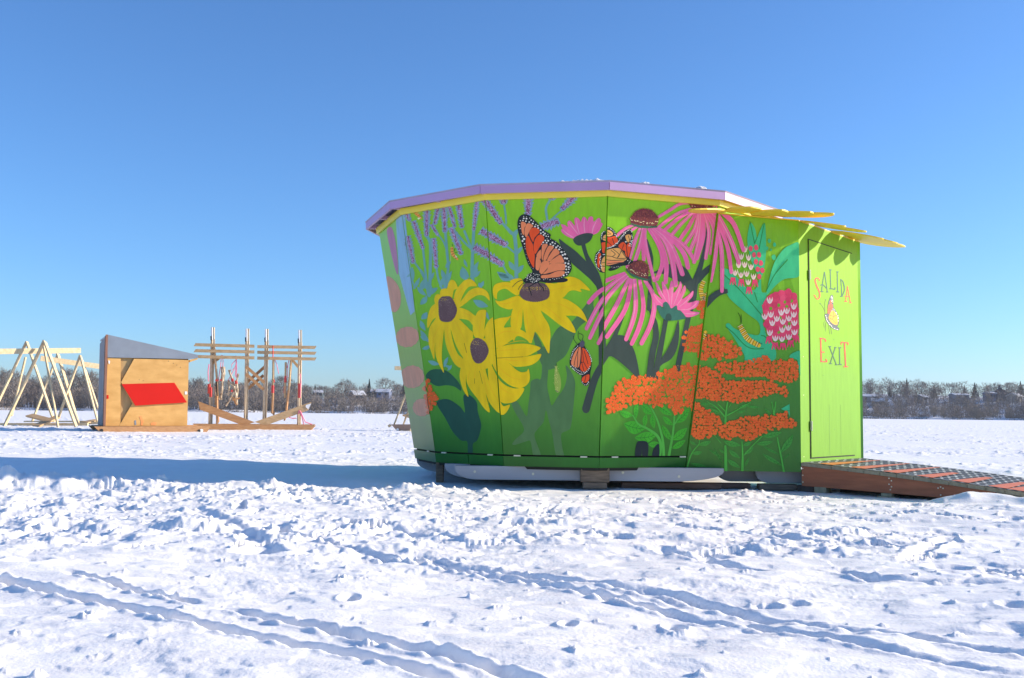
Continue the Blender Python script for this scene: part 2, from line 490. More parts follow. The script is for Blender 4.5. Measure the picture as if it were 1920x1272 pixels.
#@@FAR@@
# ================================================================== FAR SHORE: snowy hill, woods, houses
def shore_r(az):
    return 455 + 40 * sstep(-0.2, 0.35, az) + 6 * np.sin(az * 21) + 3 * np.sin(az * 57 + 1)
def hill_h(r, az):
    D = shore_r(az)
    top = 4.5 + 4.0 * sstep(-0.30, -0.16, az) + 3.2 * sstep(0.1, 0.33, az) + 0.8 * np.sin(az * 17 + 2) + 0.5 * np.sin(az * 41)
    return -0.4 + 1.3 * sstep(0, 4, r - D) + top * sstep(6, 105, r - D) + 0.35 * gnoise(r / 14, az * 40, 301)
azs = np.radians(np.linspace(-44, 44, 330)); off = np.concatenate([np.linspace(-3, 8, 12), np.linspace(11, 150, 30), np.array([200, 300, 500, 900])])
AZ, OF = np.meshgrid(azs, off, indexing='ij')
RR = shore_r(AZ) + OF
ZZ = hill_h(RR, AZ) + 0.25 * gnoise(AZ * 300, OF / 2.0, 305) * sstep(-2, 1, OF)
m = MB()
n_, k_ = AZ.shape
snow_hill = mat_plain("shore_snow", (0.72, 0.73, 0.77), 0.6, 0.15, 0.6)
m.v = [tuple(p) for p in np.stack([RR * np.sin(AZ), RR * np.cos(AZ), ZZ], -1).reshape(-1, 3)]
m.mats = [snow_hill]
m.f = [(i * k_ + j, (i + 1) * k_ + j, (i + 1) * k_ + j + 1, i * k_ + j + 1) for i in range(n_ - 1) for j in range(k_ - 1)]
m.m = [0] * len(m.f)
tag(m.build("hillside", None, smooth=True, recalc=False), kind="structure")
BARK = mat_plain("bark", (0.11, 0.094, 0.082), 0.9, 0.25, 1.0)
TWIG = mat_plain("twigs", (0.205, 0.178, 0.155), 0.9, 0.25, 0.4)
TWIG2 = mat_plain("twigs_reddish", (0.20, 0.16, 0.14), 0.9, 0.25, 0.4)
NEEDLE = mat_plain("needles", (0.022, 0.040, 0.026), 0.8, 0.3, 1.5)
def place(px, dr, dz=0.0):
    az = math.atan2(px - 960, FPX)
    r = float(shore_r(np.float64(az))) + dr
    return Vector((r * math.sin(az), r * math.cos(az), float(hill_h(np.array([r]), np.array([az]))[0]) + dz))
# --- the wood along the shore: one mass of thin branches
rg = np.random.default_rng(5)
def place_n(px, dr):
    az = np.arctan2(px - 960, FPX); r = shore_r(az) + dr
    return np.stack([r * np.sin(az), r * np.cos(az), hill_h(r, az)], 1)
TV, TM = [], []
def slivers(p, d, L, w, mi):
    d = d / np.linalg.norm(d, axis=1, keepdims=True)
    s_ = rg.normal(size=p.shape); s_ -= (s_ * d).sum(1, keepdims=True) * d; s_ /= np.linalg.norm(s_, axis=1, keepdims=True)
    TV.append(np.stack([p - s_ * w[:, None] / 2, p + s_ * w[:, None] / 2, p + d * L[:, None]], 1).reshape(-1, 3)); TM.append(mi)
NT = 3600
px = rg.uniform(-420, 2350, NT); dr = rg.uniform(0, 1, NT) ** 1.35 * 100 + 2.0
left = 1 - sstep(520, 640, px)
clump = 0.5 + 0.5 * np.sin(px * .031) * np.sin(px * .0117 + 1)
h = rg.uniform(3.6, 6.8, NT) + left * rg.uniform(2.0, 5.5, NT) + clump * 1.2 - (dr < 18) * 1.0 + ((px > 1500) & (dr > 60)) * 1.5
pos = place_n(px, dr); wd = h * rg.uniform(.30, .45, NT); lean = rg.normal(0, .06, (NT, 2))
tw = .07 + .012 * h
base = pos.copy(); base[:, 2] -= .3
topp = pos + np.stack([lean[:, 0] * h, lean[:, 1] * h, h * .8], 1)
off = np.zeros_like(base); off[:, 0] = tw
TV.append(np.stack([base - off, base + off, topp], 1).reshape(-1, 3)); TM.append(np.zeros(NT, int))
kind = np.where(rg.random(NT) < .65, 1, 2)
for rep_ in range(112):
    t_ = rg.uniform(.10, 1.0, NT); a_ = rg.uniform(0, 6.283, NT)
    rad = wd * np.sin(np.pi * np.minimum(1, t_ * .82 + .1)) ** .8 * rg.uniform(.1, 1, NT)
    pp = pos + np.stack([np.cos(a_) * rad * .8 + lean[:, 0] * h * t_, np.sin(a_) * rad * .8 + lean[:, 1] * h * t_, h * t_ * .93], 1)
    dd = np.stack([np.cos(a_) * .7, np.sin(a_) * .7, rg.uniform(.2, 1.3, NT)], 1)
    slivers(pp, dd, rg.uniform(.10, .24, NT) * h, rg.uniform(.10, .23, NT), kind)
NB = 9000                        # brush along the water's edge and under the trees
px = rg.uniform(-420, 2350, NB); dr = rg.uniform(0, 1, NB) ** 2 * 60 + .5
pb = place_n(px, dr); hb = rg.uniform(.5, 2.0, NB) * (1 + (dr > 8) * .6) * (0.35 + 0.65 * (rg.random(NB) < .75))
keep = (0.5 + 0.5 * np.sin(px * .05 + 2) * np.sin(px * .013)) > .25
pb, hb = pb[keep], hb[keep]; nb_ = len(hb)
for rep_ in range(8):
    a_ = rg.uniform(0, 6.283, nb_)
    slivers(pb + rg.normal(0, .7, (nb_, 3)) * [1, 1, .05], np.stack([np.cos(a_) * .6, np.sin(a_) * .6, rg.uniform(.4, 1.4, nb_)], 1), hb * rg.uniform(.5, 1.1, nb_), rg.uniform(.12, .3, nb_), np.where(rg.random(nb_) < .4, 2, 1))
V = np.concatenate(TV).astype(np.float32); Mi = np.concatenate(TM).astype(np.int32); nt = len(Mi)
me = bpy.data.meshes.new("woods")
me.vertices.add(len(V)); me.vertices.foreach_set("co", V.ravel())
me.loops.add(nt * 3); me.loops.foreach_set("vertex_index", np.arange(nt * 3, dtype=np.int32))
me.polygons.add(nt); me.polygons.foreach_set("loop_start", np.arange(0, nt * 3, 3, dtype=np.int32)); me.polygons.foreach_set("loop_total", np.full(nt, 3, dtype=np.int32))
for mt in (BARK, TWIG, TWIG2): me.materials.append(mt)
me.polygons.foreach_set("material_index", Mi); me.update()
wo = bpy.data.objects.new("woods", me); COL.objects.link(wo)
tag(wo, "grey brown leafless woods and brush along the far lake shore", "woods", kind="stuff")
# --- single trees that stand out
def bare_tree_meshes(seedv, spread=1.0, h=13.0):
    r2 = random.Random(seedv)
    tr, cr = MB(), MB()
    tips = []
    def grow(p, d, L, rad, lev):
        q = p + d * L
        (tr if lev < 3 else cr).tube([p, p.lerp(q, .5) + Vector((r2.gauss(0, .04), r2.gauss(0, .04), 0)) * L, q], [rad, rad * .85, rad * .68], BARK if lev < 3 else TWIG, 5 if lev < 2 else 3)
        if lev >= 5:
            for _ in range(5):
                dd = (d + Vector((r2.gauss(0, .5), r2.gauss(0, .5), r2.gauss(.1, .35)))).normalized()
                s = dd.cross(Vector((r2.random() - .5, r2.random() - .5, .3))).normalized() * .045
                e = q + dd * r2.uniform(.7, 1.6)
                cr.add([q - s, q + s, e], [(0, 1, 2)], TWIG)
            return
        n = 3 if lev < 3 else r2.choice((2, 3))
        for k in range(n):
            a = 6.283 * (k + r2.random() * .6) / n
            tilt = r2.uniform(.35, .75) * spread * (1.0 if lev else .8)
            u = d.cross(Vector((.3, .2, 1 if abs(d.z) < .9 else 0))).normalized(); w = d.cross(u)
            dd = (d * math.cos(tilt) + (u * math.cos(a) + w * math.sin(a)) * math.sin(tilt) + Vector((0, 0, .12))).normalized()
            grow(q, dd, L * r2.uniform(.62, .86), rad * .66, lev + 1)
    grow(Vector((0, 0, -.3)), Vector((r2.gauss(0, .04), r2.gauss(0, .04), 1)).normalized(), h * .24, h * .021, 0)
    zs = max(v[2] for v in cr.v)
    k = h / zs
    for mbx in (tr, cr): mbx.v = [(v[0] * k, v[1] * k, v[2] * k) for v in mbx.v]
    return tr, cr
def conifer_meshes(seedv, h=12.0, wd=2.4):
    r2 = random.Random(seedv)
    tr, cr = MB(), MB()
    tr.tube([(0, 0, -.3), (0, 0, h * .9)], [.18, .03], BARK, 6)
    for k in range(330):
        t = r2.random() ** .8; z = h * (.08 + .92 * t); rad = wd * (1 - t) ** .85 * r2.uniform(.55, 1.1) + .08
        a = r2.uniform(0, 6.283); dx, dy = math.cos(a), math.sin(a); w = .28 + .35 * (1 - t)
        cr.add([(0, 0, z + .25), (dx * rad - dy * w, dy * rad + dx * w, z - rad * .28), (dx * rad * 1.15, dy * rad * 1.15, z - rad * .12), (dx * rad + dy * w, dy * rad - dx * w, z - rad * .30)], [(0, 1, 2, 3)], NEEDLE)
    return tr, cr
def protos(kind, makers, name):
    out = []
    for mk in makers:
        r0 = thing(name, None, None, (0, 0, 0)); tr, cr = mk
        tr.build("trunk", r0, recalc=False); cr.build("crown", r0, recalc=False); out.append([r0, False])
    return out
BT = protos('b', [bare_tree_meshes(s, sp) for s, sp in ((1, 1.0), (2, 1.15), (3, .85), (4, 1.0))], "bare_tree")
CT = protos('c', [conifer_meshes(s, 12, w) for s, w in ((1, 2.1), (2, 2.9))], "spruce_tree")
def put(pool, k, px, dr, h0, top_px, label, group, cat):
    """one tree whose foot stands dr metres behind the shore and whose top reaches a given height in the picture"""
    pr = pool[k % len(pool)]
    o = pr[0] if not pr[1] else copy_tree(pr[0])
    pr[1] = True
    p = place(px, dr)
    dist = math.hypot(p.x, p.y)
    topz = at(px, top_px, p.y).z
    o.location = p; s = (topz - p.z) / h0
    o.scale = (s, s, s); o.rotation_euler = (0, 0, k * 1.7 + px)
    tag(o, label, cat, group); return o
GB = "bare trees standing out on the far shore"
big = [(645, 60, 706, 0, "broad bare tree with a wide round crown, tallest left of the painted hut"), (722, 70, 705, 1, "rounded bare tree rising just left of the painted hut edge"), (577, 60, 718, 2, "small bare tree at the right edge of the rope frame"),
       (1632, 75, 713, 1, "bushy bare tree just right of the green door"), (1682, 80, 711, 0, "bare tree beside the pointed spruce right of the door"), (1728, 85, 713, 3, "bare tree right of the pointed spruce"), (1785, 85, 715, 1, "wide bare tree above the flat snowy roof"), (1850, 90, 721, 2, "small bare tree left of the dark gabled house"),
       (1873, 95, 714, 0, "umbrella-shaped bare tree above the dark gabled house"), (1894, 95, 715, 3, "umbrella-shaped bare tree right of the dark gabled house"), (745, 60, 716, 2, "low bare tree against the painted hut edge"), (612, 70, 722, 3, "low bare tree left of the broad round tree"),
       (4, 30, 684, 2, "tall bare tree at the left edge behind the swing beam"), (62, 25, 712, 0, "pale bare tree seen between the swing legs"), (128, 28, 686, 3, "tall bare tree behind the farther swing"), (165, 30, 688, 2, "tall thin bare tree left of the plywood shack"),
       (28, 45, 690, 1, "bare tree behind the near swing"), (178, 50, 694, 0, "bare tree touching the shack's grey side wall"), (372, 30, 702, 2, "bare tree between the shack and the rope frame"), (420, 40, 707, 1, "bare tree behind the left posts of the rope frame"), (505, 45, 706, 0, "bare tree behind the middle of the rope frame"), (527, 50, 701, 3, "widest bare tree behind the right half of the rope frame"), (548, 55, 712, 2, "bare tree behind the right post of the rope frame")]
for px, dr, top, k, lab in big: put(BT, k, px, dr, 13.0, top, lab, GB, "tree")
GC = "spruces on the far shore"
con = [(693.5, 75, 711, 0, "narrow dark spruce left of the painted hut between two round trees"), (758, 60, 719, 1, "dark spruce half hidden by the painted hut"), (1701, 85, 710, 0, "tallest pointed spruce right of the green door"), (1828, 80, 718, 1, "broad dark spruce right of the flat snowy roof"), (1809, 85, 723, 0, "thin small spruce left of the broad spruce"),
       (1914, 90, 715, 1, "dark spruce at the right edge of the picture"), (1752, 80, 722, 1, "dark spruce in the middle of the wood right of the door"), (1669, 75, 726, 1, "small dark spruce between the door and the pointed spruce"), (592, 70, 722, 1, "short dark spruce left of the broad round tree")]
for px, dr, top, k, lab in con: put(CT, k, px, dr, 12.0, top, lab, GC, "tree")
# --- houses
WALLS = {'grey': (0.26, 0.25, 0.26), 'brown': (0.16, 0.12, 0.10), 'blue': (0.16, 0.20, 0.32), 'dark': (0.07, 0.07, 0.085), 'cream': (0.45, 0.40, 0.34)}
ROOFSN = mat_plain("roof_snow", (0.62, 0.63, 0.66), 0.6, 0.06, 0.5)
PANE = mat_plain("window_pane", (0.03, 0.035, 0.045), 0.15)
def house(label, px, dr, pyroof, w, d, hw, rise, yaw, wc, roofm=None, chimney=False):
    pyroof += 1.5; w *= .85; rise *= .8; dr += 12
    p = place(px, dr)
    ridge = at(px, pyroof, p.y).z
    z0 = ridge - rise - hw
    root = thing("house", label, "house", (p.x, p.y, min(z0, p.z)), "houses among the trees on the far shore")
    c, s = math.cos(yaw), math.sin(yaw)
    def q(x, y, z): return Vector((p.x + x * c - y * s, p.y + x * s + y * c, z))
    wm = mat_plain("house_wall_" + wc, WALLS[wc], 0.8)
    m = MB()
    zb = min(z0, p.z) - .5
    lo = [q(-w / 2, -d / 2, zb), q(w / 2, -d / 2, zb), q(w / 2, d / 2, zb), q(-w / 2, d / 2, zb)]
    hi = [q(-w / 2, -d / 2, z0 + hw), q(w / 2, -d / 2, z0 + hw), q(w / 2, d / 2, z0 + hw), q(-w / 2, d / 2, z0 + hw)]
    g0, g1 = q(-w / 2, 0, ridge - .15), q(w / 2, 0, ridge - .15)
    m.add(lo + hi + [g0, g1], [(0, 1, 5, 4), (1, 2, 6, 5), (2, 3, 7, 6), (3, 0, 4, 7), (4, 7, 8), (5, 9, 6)], wm)
    m.build("wall", root)
    m = MB(); e = .5
    for sg in (-1, 1):
        a, b = q(-w / 2 - e, sg * (d / 2 + e), z0 + hw - e * rise / d * 2), q(w / 2 + e, sg * (d / 2 + e), z0 + hw - e * rise / d * 2)
        r0, r1 = q(-w / 2 - e, 0, ridge), q(w / 2 + e, 0, ridge)
        m.prism([a, b, r1, r0], (0, 0, .25), roofm or ROOFSN)
    ro = m.build("roof", root)
    if chimney:
        m = MB(); m.box(q(w * .25, 0, ridge + .4), (.4, 0, 0), (0, .4, 0), (0, 0, .9), wm); m.build("chimney", ro)
    nw = max(2, int(w / 3.2))
    for k in range(nw):
        x = -w / 2 + w * (k + .5) / nw
        m = MB(); m.box(q(x, -d / 2 - .03, z0 + hw * .55), Vector((c, s, 0)) * .6, Vector((-s, c, 0)) * .05, (0, 0, .6), PANE); m.build("window", root)
ROOFDK = mat_plain("dark_roof", (0.06, 0.06, 0.075), 0.8)
house("house with a white snowy hip of roof below the broad round tree", 671, 42, 732, 6.5, 8, 2.6, 2.4, .5, 'brown')
house("long house with a snow covered roof left of the painted hut", 722, 46, 729, 7.5, 6, 2.6, 1.6, -.15, 'blue')
house("low house with a faint pale roof left of the blue-roofed one", 706, 52, 729.5, 5, 6, 2.5, 1.2, .1, 'cream')
house("low house with a wide pale roof touching the green door's edge", 1627, 52, 738.5, 11, 7, 2.6, 1.3, .05, 'grey')
house("small brown house with a snowy roof right of the door, below the wide pale roof", 1646, 40, 746.5, 6.5, 6, 2.6, 1.6, -.3, 'brown')
house("long flat house with a snow covered roof below the wide bare tree", 1798, 55, 737, 8.5, 7, 2.7, .9, .05, 'grey')
house("small blue house left of the dark gabled house", 1855, 60, 734, 4.0, 6, 3.0, .8, .1, 'blue')
house("dark gabled house with a steep dark roof near the right edge", 1875, 66, 727, 6.5, 7, 3.4, 3.0, 1.25, 'dark', ROOFDK, True)
house("house with a slanting pale roof at the right of the dark gabled house", 1902, 58, 736, 5, 6, 2.6, 1.8, .6, 'cream')
house("small house with a white roof speck in the middle of the right wood", 1728, 50, 739.5, 3.2, 5, 2.3, 1.2, .4, 'grey')
house("house with a low snowy roof behind the rope frame's right end", 598, 50, 731, 4.5, 5, 2.4, 1.2, .3, 'cream')
#@@FAR_END
#@@HUT@@
# ================================================================== PAINTED HUT
RT, RB, ROT = 2.063, 1.659, 3.976
Z_EAVE, Z_GAP, Z_BOARD = 2.495, 0.273, 0.177
def ring(i, rad, z):
    a = R(-90 + ROT + 30 * (i - 3))
    return Vector((CX + rad * math.cos(a), CY + rad * math.sin(a), z))
def rad_at(z):
    return RB + (z - Z_GAP) * (RT - RB) / (Z_EAVE - Z_GAP)
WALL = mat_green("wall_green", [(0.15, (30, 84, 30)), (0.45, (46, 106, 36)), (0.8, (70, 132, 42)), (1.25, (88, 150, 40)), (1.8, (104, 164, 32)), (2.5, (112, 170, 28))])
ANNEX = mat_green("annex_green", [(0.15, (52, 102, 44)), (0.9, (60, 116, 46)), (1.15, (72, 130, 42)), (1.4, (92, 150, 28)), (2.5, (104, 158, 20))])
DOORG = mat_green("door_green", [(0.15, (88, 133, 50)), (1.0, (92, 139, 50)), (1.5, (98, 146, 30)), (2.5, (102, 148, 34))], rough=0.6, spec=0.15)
DARK = mat_plain("dark_void", (0.012, 0.014, 0.012), 0.8)
LILAC = mat_plain("lilac_paint", tuple(a * b for a, b in zip(lin((168, 142, 208)), (1.3, 1.15, .85))), 0.45, 0.05, 3, bump=0.1, bscale=30)
YELLOW = mat_plain("yellow_paint", lin((226, 206, 62), 1.15), 0.4, 0.05, 3, bump=0.1, bscale=25)
PETALY = mat_plain("petal_yellow", lin((222, 190, 48), 1.1), 0.45, 0.06, 4)
ROOFM = mat_plain("roof_sheet", (0.35, 0.3, 0.42), 0.6)
RUNNER = mat_plain("runner_paint", (0.36, 0.36, 0.375), 0.5, 0.12, 5, bump=0.15, bscale=20, stretch=(0.3, 1, 1))
WEATHERED = mat_wood("weathered_wood", (0.10, 0.07, 0.045), (0.22, 0.155, 0.10), 4, (2, 14, 14))
HINGE = mat_plain("hinge_metal", (0.62, 0.60, 0.45), 0.4, 0.05, metallic=0.2)
DARKSEAM = DARK

hut = thing("painted_hut", "bright green many-sided hut painted with flowers and butterflies under a lilac roof edge", "hut", (CX, CY, 0.0))

# --- wall panels: paint on panel 0..3 and the porch is added by the mural below
class Panel:
    """one flat board wall: four corners (top left, top right, bottom right, bottom left) and the same corners in the photograph"""
    def __init__(self, c, px, mat, out):
        self.c = [Vector(p) for p in c]
        self.px = px
        self.mb = MB()
        self.mat = mat
        tl, tr, br, bl = self.c
        self.n = (tr - tl).cross(bl - tl).normalized()
        if self.n.dot(Vector(out)) < 0: self.n = -self.n
        if px:
            A, b = [], []
            for (x, y), (u, v) in zip(px, ((0, 0), (1, 0), (1, 1), (0, 1))):
                A.append([x, y, 1, 0, 0, 0, -u * x, -u * y]); b.append(u)
                A.append([0, 0, 0, x, y, 1, -v * x, -v * y]); b.append(v)
            h = np.linalg.solve(np.array(A, float), np.array(b, float))
            self.H = np.append(h, 1).reshape(3, 3)
        k = 6
        th = 0.018
        vs, fs = [], []
        for s in (0, 1):
            for i in range(k + 1):
                for j in range(k + 1):
                    vs.append(self.uv(j / k, i / k, -th * s))
        N = (k + 1) ** 2
        for i in range(k):
            for j in range(k):
                a = i * (k + 1) + j
                fs.append((a, a + 1, a + k + 2, a + k + 1)); fs.append((N + a, N + a + k + 1, N + a + k + 2, N + a + 1))
        per = [j for j in range(k)] + [i * (k + 1) + k for i in range(k)] + [k * (k + 1) + j for j in range(k, 0, -1)] + [i * (k + 1) for i in range(k, 0, -1)]
        for a, b2 in zip(per, per[1:] + per[:1]): fs.append((a, b2, N + b2, N + a))
        self.mb.add(vs, fs, mat)
    def uv(self, u, v, off=0.0):
        tl, tr, br, bl = self.c
        return (tl * (1 - u) + tr * u) * (1 - v) + (bl * (1 - u) + br * u) * v + self.n * off
    def from_photo(self, x, y, off):
        q = self.H @ np.array([x, y, 1.0])
        return self.uv(q[0] / q[2], q[1] / q[2], off)
PHOTO = {0: [(718, 437), (753, 404), (813.5, 848), (778, 842)],
         1: [(753, 404), (911, 378), (941, 854), (813.5, 848)],
         2: [(911, 378), (1139, 371), (1127, 857), (941, 854)],
         3: [(1139, 371), (1354, 385), (1282, 856), (1127, 857)]}
PANELS = {}
def inset(c, g):
    """pull the side edges in so that neighbouring panels leave a narrow joint"""
    tl, tr, br, bl = c
    d = (tr - tl).normalized(); e = (br - bl).normalized()
    return [tl + d * g, tr - d * g, br - e * g, bl + e * g]
for i in range(12):
    a, b = i, i + 1
    c = [ring(a, RT, Z_EAVE + 0.03), ring(b, RT, Z_EAVE + 0.03), ring(b, rad_at(Z_GAP + 0.008), Z_GAP + 0.008), ring(a, rad_at(Z_GAP + 0.008), Z_GAP + 0.008)]
    ca = (c[0] + c[2]) / 2
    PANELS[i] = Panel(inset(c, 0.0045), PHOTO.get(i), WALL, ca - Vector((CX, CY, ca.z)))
# dark core behind the joints
mb = MB()
vs, fs = [], []
for z in (0.15, 2.55):
    for i in range(12): vs.append(ring(i, rad_at(z) - 0.03, z))
fs = [(i, (i + 1) % 12, 12 + (i + 1) % 12, 12 + i) for i in range(12)] + [tuple(range(12))]
mb.add(vs, fs, DARK)
mb.build("inner_lining", hut)
# base boards, frieze boards, fascia boards: one of each per side
OVER = {11: .12, 0: .135, 1: .125, 2: .10}
def eave(i, z, dr=0.0): return ring(i, RT + OVER.get(i % 12, .085) + dr, z)
def side_board(name, i, r0, z0, r1, z1, th, mat, gap=0.002, label=None, split=None):
    if r0 is None: b0, b1, t0, t1 = eave(i, z0), eave(i + 1, z0), eave(i, z1), eave(i + 1, z1)
    else: b0, b1, t0, t1 = ring(i, r0, z0), ring(i + 1, r0, z0), ring(i, r1, z1), ring(i + 1, r1, z1)
    rng_ = [(0.0, 1.0)] if not split else [(0.0, split - 0.002), (split + 0.002, 1.0)]
    for u0, u1 in rng_:
        m = MB()
        mid = (b0 + b1) / 2; nrm = Vector((mid.x - CX, mid.y - CY, 0)).normalized() * th
        g = gap / (b1 - b0).length
        p = [b0.lerp(b1, u0 + g), b0.lerp(b1, u1 - g), t0.lerp(t1, u1 - g), t0.lerp(t1, u0 + g)]
        q = [v - nrm for v in p]
        m.add(p + q, [(0, 1, 2, 3), (7, 6, 5, 4), (0, 4, 5, 1), (1, 5, 6, 2), (2, 6, 7, 3), (3, 7, 4, 0)], mat)
        m.build(name, hut, label)
BOARDG = mat_green("board_green", [(0.1, (24, 76, 28)), (0.3, (30, 92, 34))])
for i in range(12):
    side_board("base_board", i, rad_at(Z_BOARD) + 0.004, Z_BOARD, rad_at(0.265) + 0.004, 0.266, 0.03, BOARDG, split=0.5 if i == 1 else None)
    side_board("frieze_board", i, RT + 0.022, Z_EAVE, RT + 0.031, Z_EAVE + 0.056, 0.02, YELLOW, gap=0.0)
    side_board("roof_fascia", i, None, 2.537, None, 2.612, 0.022, LILAC, gap=0.003)
# low roof
mb = MB()
apex = Vector((CX, CY, 2.80))
lo = [eave(i, 2.592, -.007) for i in range(12)]; hi = [eave(i, 2.617, .008) for i in range(12)]
mb.add(lo + hi + [apex, apex - Vector((0, 0, 0.03))], [(i, (i + 1) % 12, 12 + (i + 1) % 12, 12 + i) for i in range(12)] +
       [(12 + i, 12 + (i + 1) % 12, 24) for i in range(12)] + [((i + 1) % 12, i, 25) for i in range(12)], ROOFM)
mb.build("roof", hut)
# rafters under the eave
for i in range(12):
    for u in (0.0, 0.5):
        p = ring(i, RT - 0.02, 2.563).lerp(ring(i + 1, RT - 0.02, 2.563), u)
        q = eave(i, 2.563, -.024).lerp(eave(i + 1, 2.563, -.024), u)
        m = MB(); m.bar(p, q, 0.04, 0.035, LILAC); m.build("rafter", hut)

# --- porch with the door
C0 = at(1502, 882, 9.15); C0.z = 0.148
zt = at(1500, 415, 9.15).z
C1 = Vector((C0.x - 0.002, C0.y, zt))
far_top = at(1610, 455, 9.15)
d = ray(1610, 455); far_top = O + d * ((zt - CAM_H) / d.z)
T = Vector((far_top.x - C1.x, far_top.y - C1.y, 0)); DOOR_W = T.length; T.normalize()
NRM = Vector((T.y, -T.x, 0))                     # door faces this way
P4b = ring(4, rad_at(0.148) + 0.012, 0.148); P4t = ring(4, rad_at(zt) + 0.012, zt)
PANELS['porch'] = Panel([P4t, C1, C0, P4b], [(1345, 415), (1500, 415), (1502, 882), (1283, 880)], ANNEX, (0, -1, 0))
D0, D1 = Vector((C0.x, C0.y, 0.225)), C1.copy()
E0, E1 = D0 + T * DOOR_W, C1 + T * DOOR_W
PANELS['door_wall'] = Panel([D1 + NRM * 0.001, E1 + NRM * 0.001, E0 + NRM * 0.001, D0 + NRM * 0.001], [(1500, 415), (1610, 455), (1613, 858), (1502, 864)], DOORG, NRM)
# back wall of the porch, mirrored about the door axis
P5b, P5t = ring(5, rad_at(0.148) + 0.012, 0.148), ring(5, rad_at(zt) + 0.012, zt)
PANELS['porch_back'] = Panel([E1, P5t, P5b, Vector((E0.x, E0.y, 0.148))], None, ANNEX, T)
for k in ('porch', 'porch_back'): pass
m = MB()
m.prism([P4t + Vector((0, 0, .002)), C1 + Vector((0, 0, .002)), E1 + Vector((0, 0, .002)), P5t + Vector((0, 0, .002))], (0, 0, 0.012), PETALY)
m.build("porch_roof", hut)
# the door leaf: three boards, dark joint round it
dw0, dw1 = 0.135 * DOOR_W / 1.0, 0.86 * DOOR_W
dz0, dz1 = 0.262, zt - 0.135
def dpt(s, z, off): return Vector((C0.x, C0.y, 0)) + T * s + NRM * off + Vector((0, 0, z))
m = MB()
m.prism([dpt(dw0, dz0, 0.003), dpt(dw1, dz0, 0.003), dpt(dw1, dz1, 0.003), dpt(dw0, dz1, 0.003)], NRM * 0.003, DARK)
m.build("door_joint", hut)
DOOR = Panel([dpt(dw0 + .011, dz1 - .011, 0.011), dpt(dw1 - .006, dz1 - .011, 0.011), dpt(dw1 - .006, dz0 + .011, 0.011), dpt(dw0 + .011, dz0 + .011, 0.011)], None, DOORG, NRM)
class DoorPaint:
    """paint laid on the door leaf, measured on the door wall"""
    px = PANELS['door_wall'].px
    mb = DOOR.mb
    @staticmethod
    def from_photo(x, y, off): return PANELS['door_wall'].from_photo(x, y, off + 0.011)
for s in (0.40, 0.66):                            # board joints in the leaf
    q = dw0 + (dw1 - dw0) * s
    DOOR.mb.prism([dpt(q - .002, dz0 + .02, .0112), dpt(q + .002, dz0 + .02, .0112), dpt(q + .002, dz0 + .5, .0112), dpt(q - .002, dz0 + .5, .0112)], NRM * .0006, mat_plain("door_joint_shade", lin((80, 130, 40)), 0.6))
def door_hinge(z):
    m = MB()
    m.box(dpt(dw0 + .003, z, .016), T * .010, NRM * .004, Vector((0, 0, .045)), HINGE)
    m.tube([dpt(dw0 + .002, z - .045, .022), dpt(dw0 + .002, z + .045, .022)], .005, HINGE)
    return m
# sun-flower petals round the porch top
def petal(base, direction, length, width, droop, sweep=0.0):
    dd = Vector(direction).normalized(); side = Vector((-dd.y, dd.x, 0))
    ax = (dd - Vector((0, 0, droop))).normalized(); up = side.cross(ax).normalized()
    if up.z < 0: up = -up
    prof = [(0.0, .30), (.12, .62), (.3, .92), (.5, 1.0), (.68, .92), (.82, .70), (.92, .42), (.98, .17), (1.0, 0.0)]
    left = [Vector(base) + ax * (length * t) + side * (width / 2 * w + sweep * t * t) for t, w in prof]
    right = [Vector(base) + ax * (length * t) - side * (width / 2 * w - sweep * t * t) for t, w in prof[:-1]]
    m = MB(); m.prism(left + right[::-1], up * 0.013, PETALY)
    m.build("petal", hut)
zp = zt + 0.016
def along(a, b, u): return a.lerp(b, u)
FRONT = (C1 - P4t); FRONT.z = 0; FRONT.normalize(); FN = Vector((FRONT.y, -FRONT.x, 0))
if FN.y > 0: FN = -FN
for k, (u, turn, L, w, dr, dz) in enumerate([(0.02, -0.95, .58, .25, .13, .004), (0.24, -.25, .36, .31, .08, .018), (0.52, -.05, .36, .31, .06, .006), (0.80, .12, .36, .31, .08, .02)]):
    b = along(P4t, C1, u); b.z = zp + dz
    dv = FN * math.cos(turn) + FRONT * math.sin(turn)
    petal(b - dv * .05, dv, L + .05, w, dr)
b = C1.copy(); b.z = zp + .03
dv = (FN + NRM).normalized(); petal(b - dv * .05, dv, .44, .26, .10)
for k, (u, turn, L, w, dr, dz) in enumerate([(0.12, -.28, .44, .32, .24, .008), (0.36, -.10, .46, .33, .24, .022), (0.60, .06, .47, .33, .24, .010), (0.83, .2, .47, .32, .24, .024), (1.0, .55, .46, .27, .16, .008)]):
    b = along(C1, E1, u); b.z = zp + dz
    dv = NRM * math.cos(turn) + T * math.sin(turn)
    petal(b - dv * .05, dv, L + .05, w, dr)
BD = (P5t - E1); BD.z = 0; BD.normalize(); BN = Vector((BD.y, -BD.x, 0))
if BN.dot(T) < 0: BN = -BN
for k, u in enumerate((.12, .4, .68, .95)):
    b = along(E1, P5t, u); b.z = zp + (.02 if k % 2 else .006)
    petal(b - BN * .05, BN, .42, .27, .15)

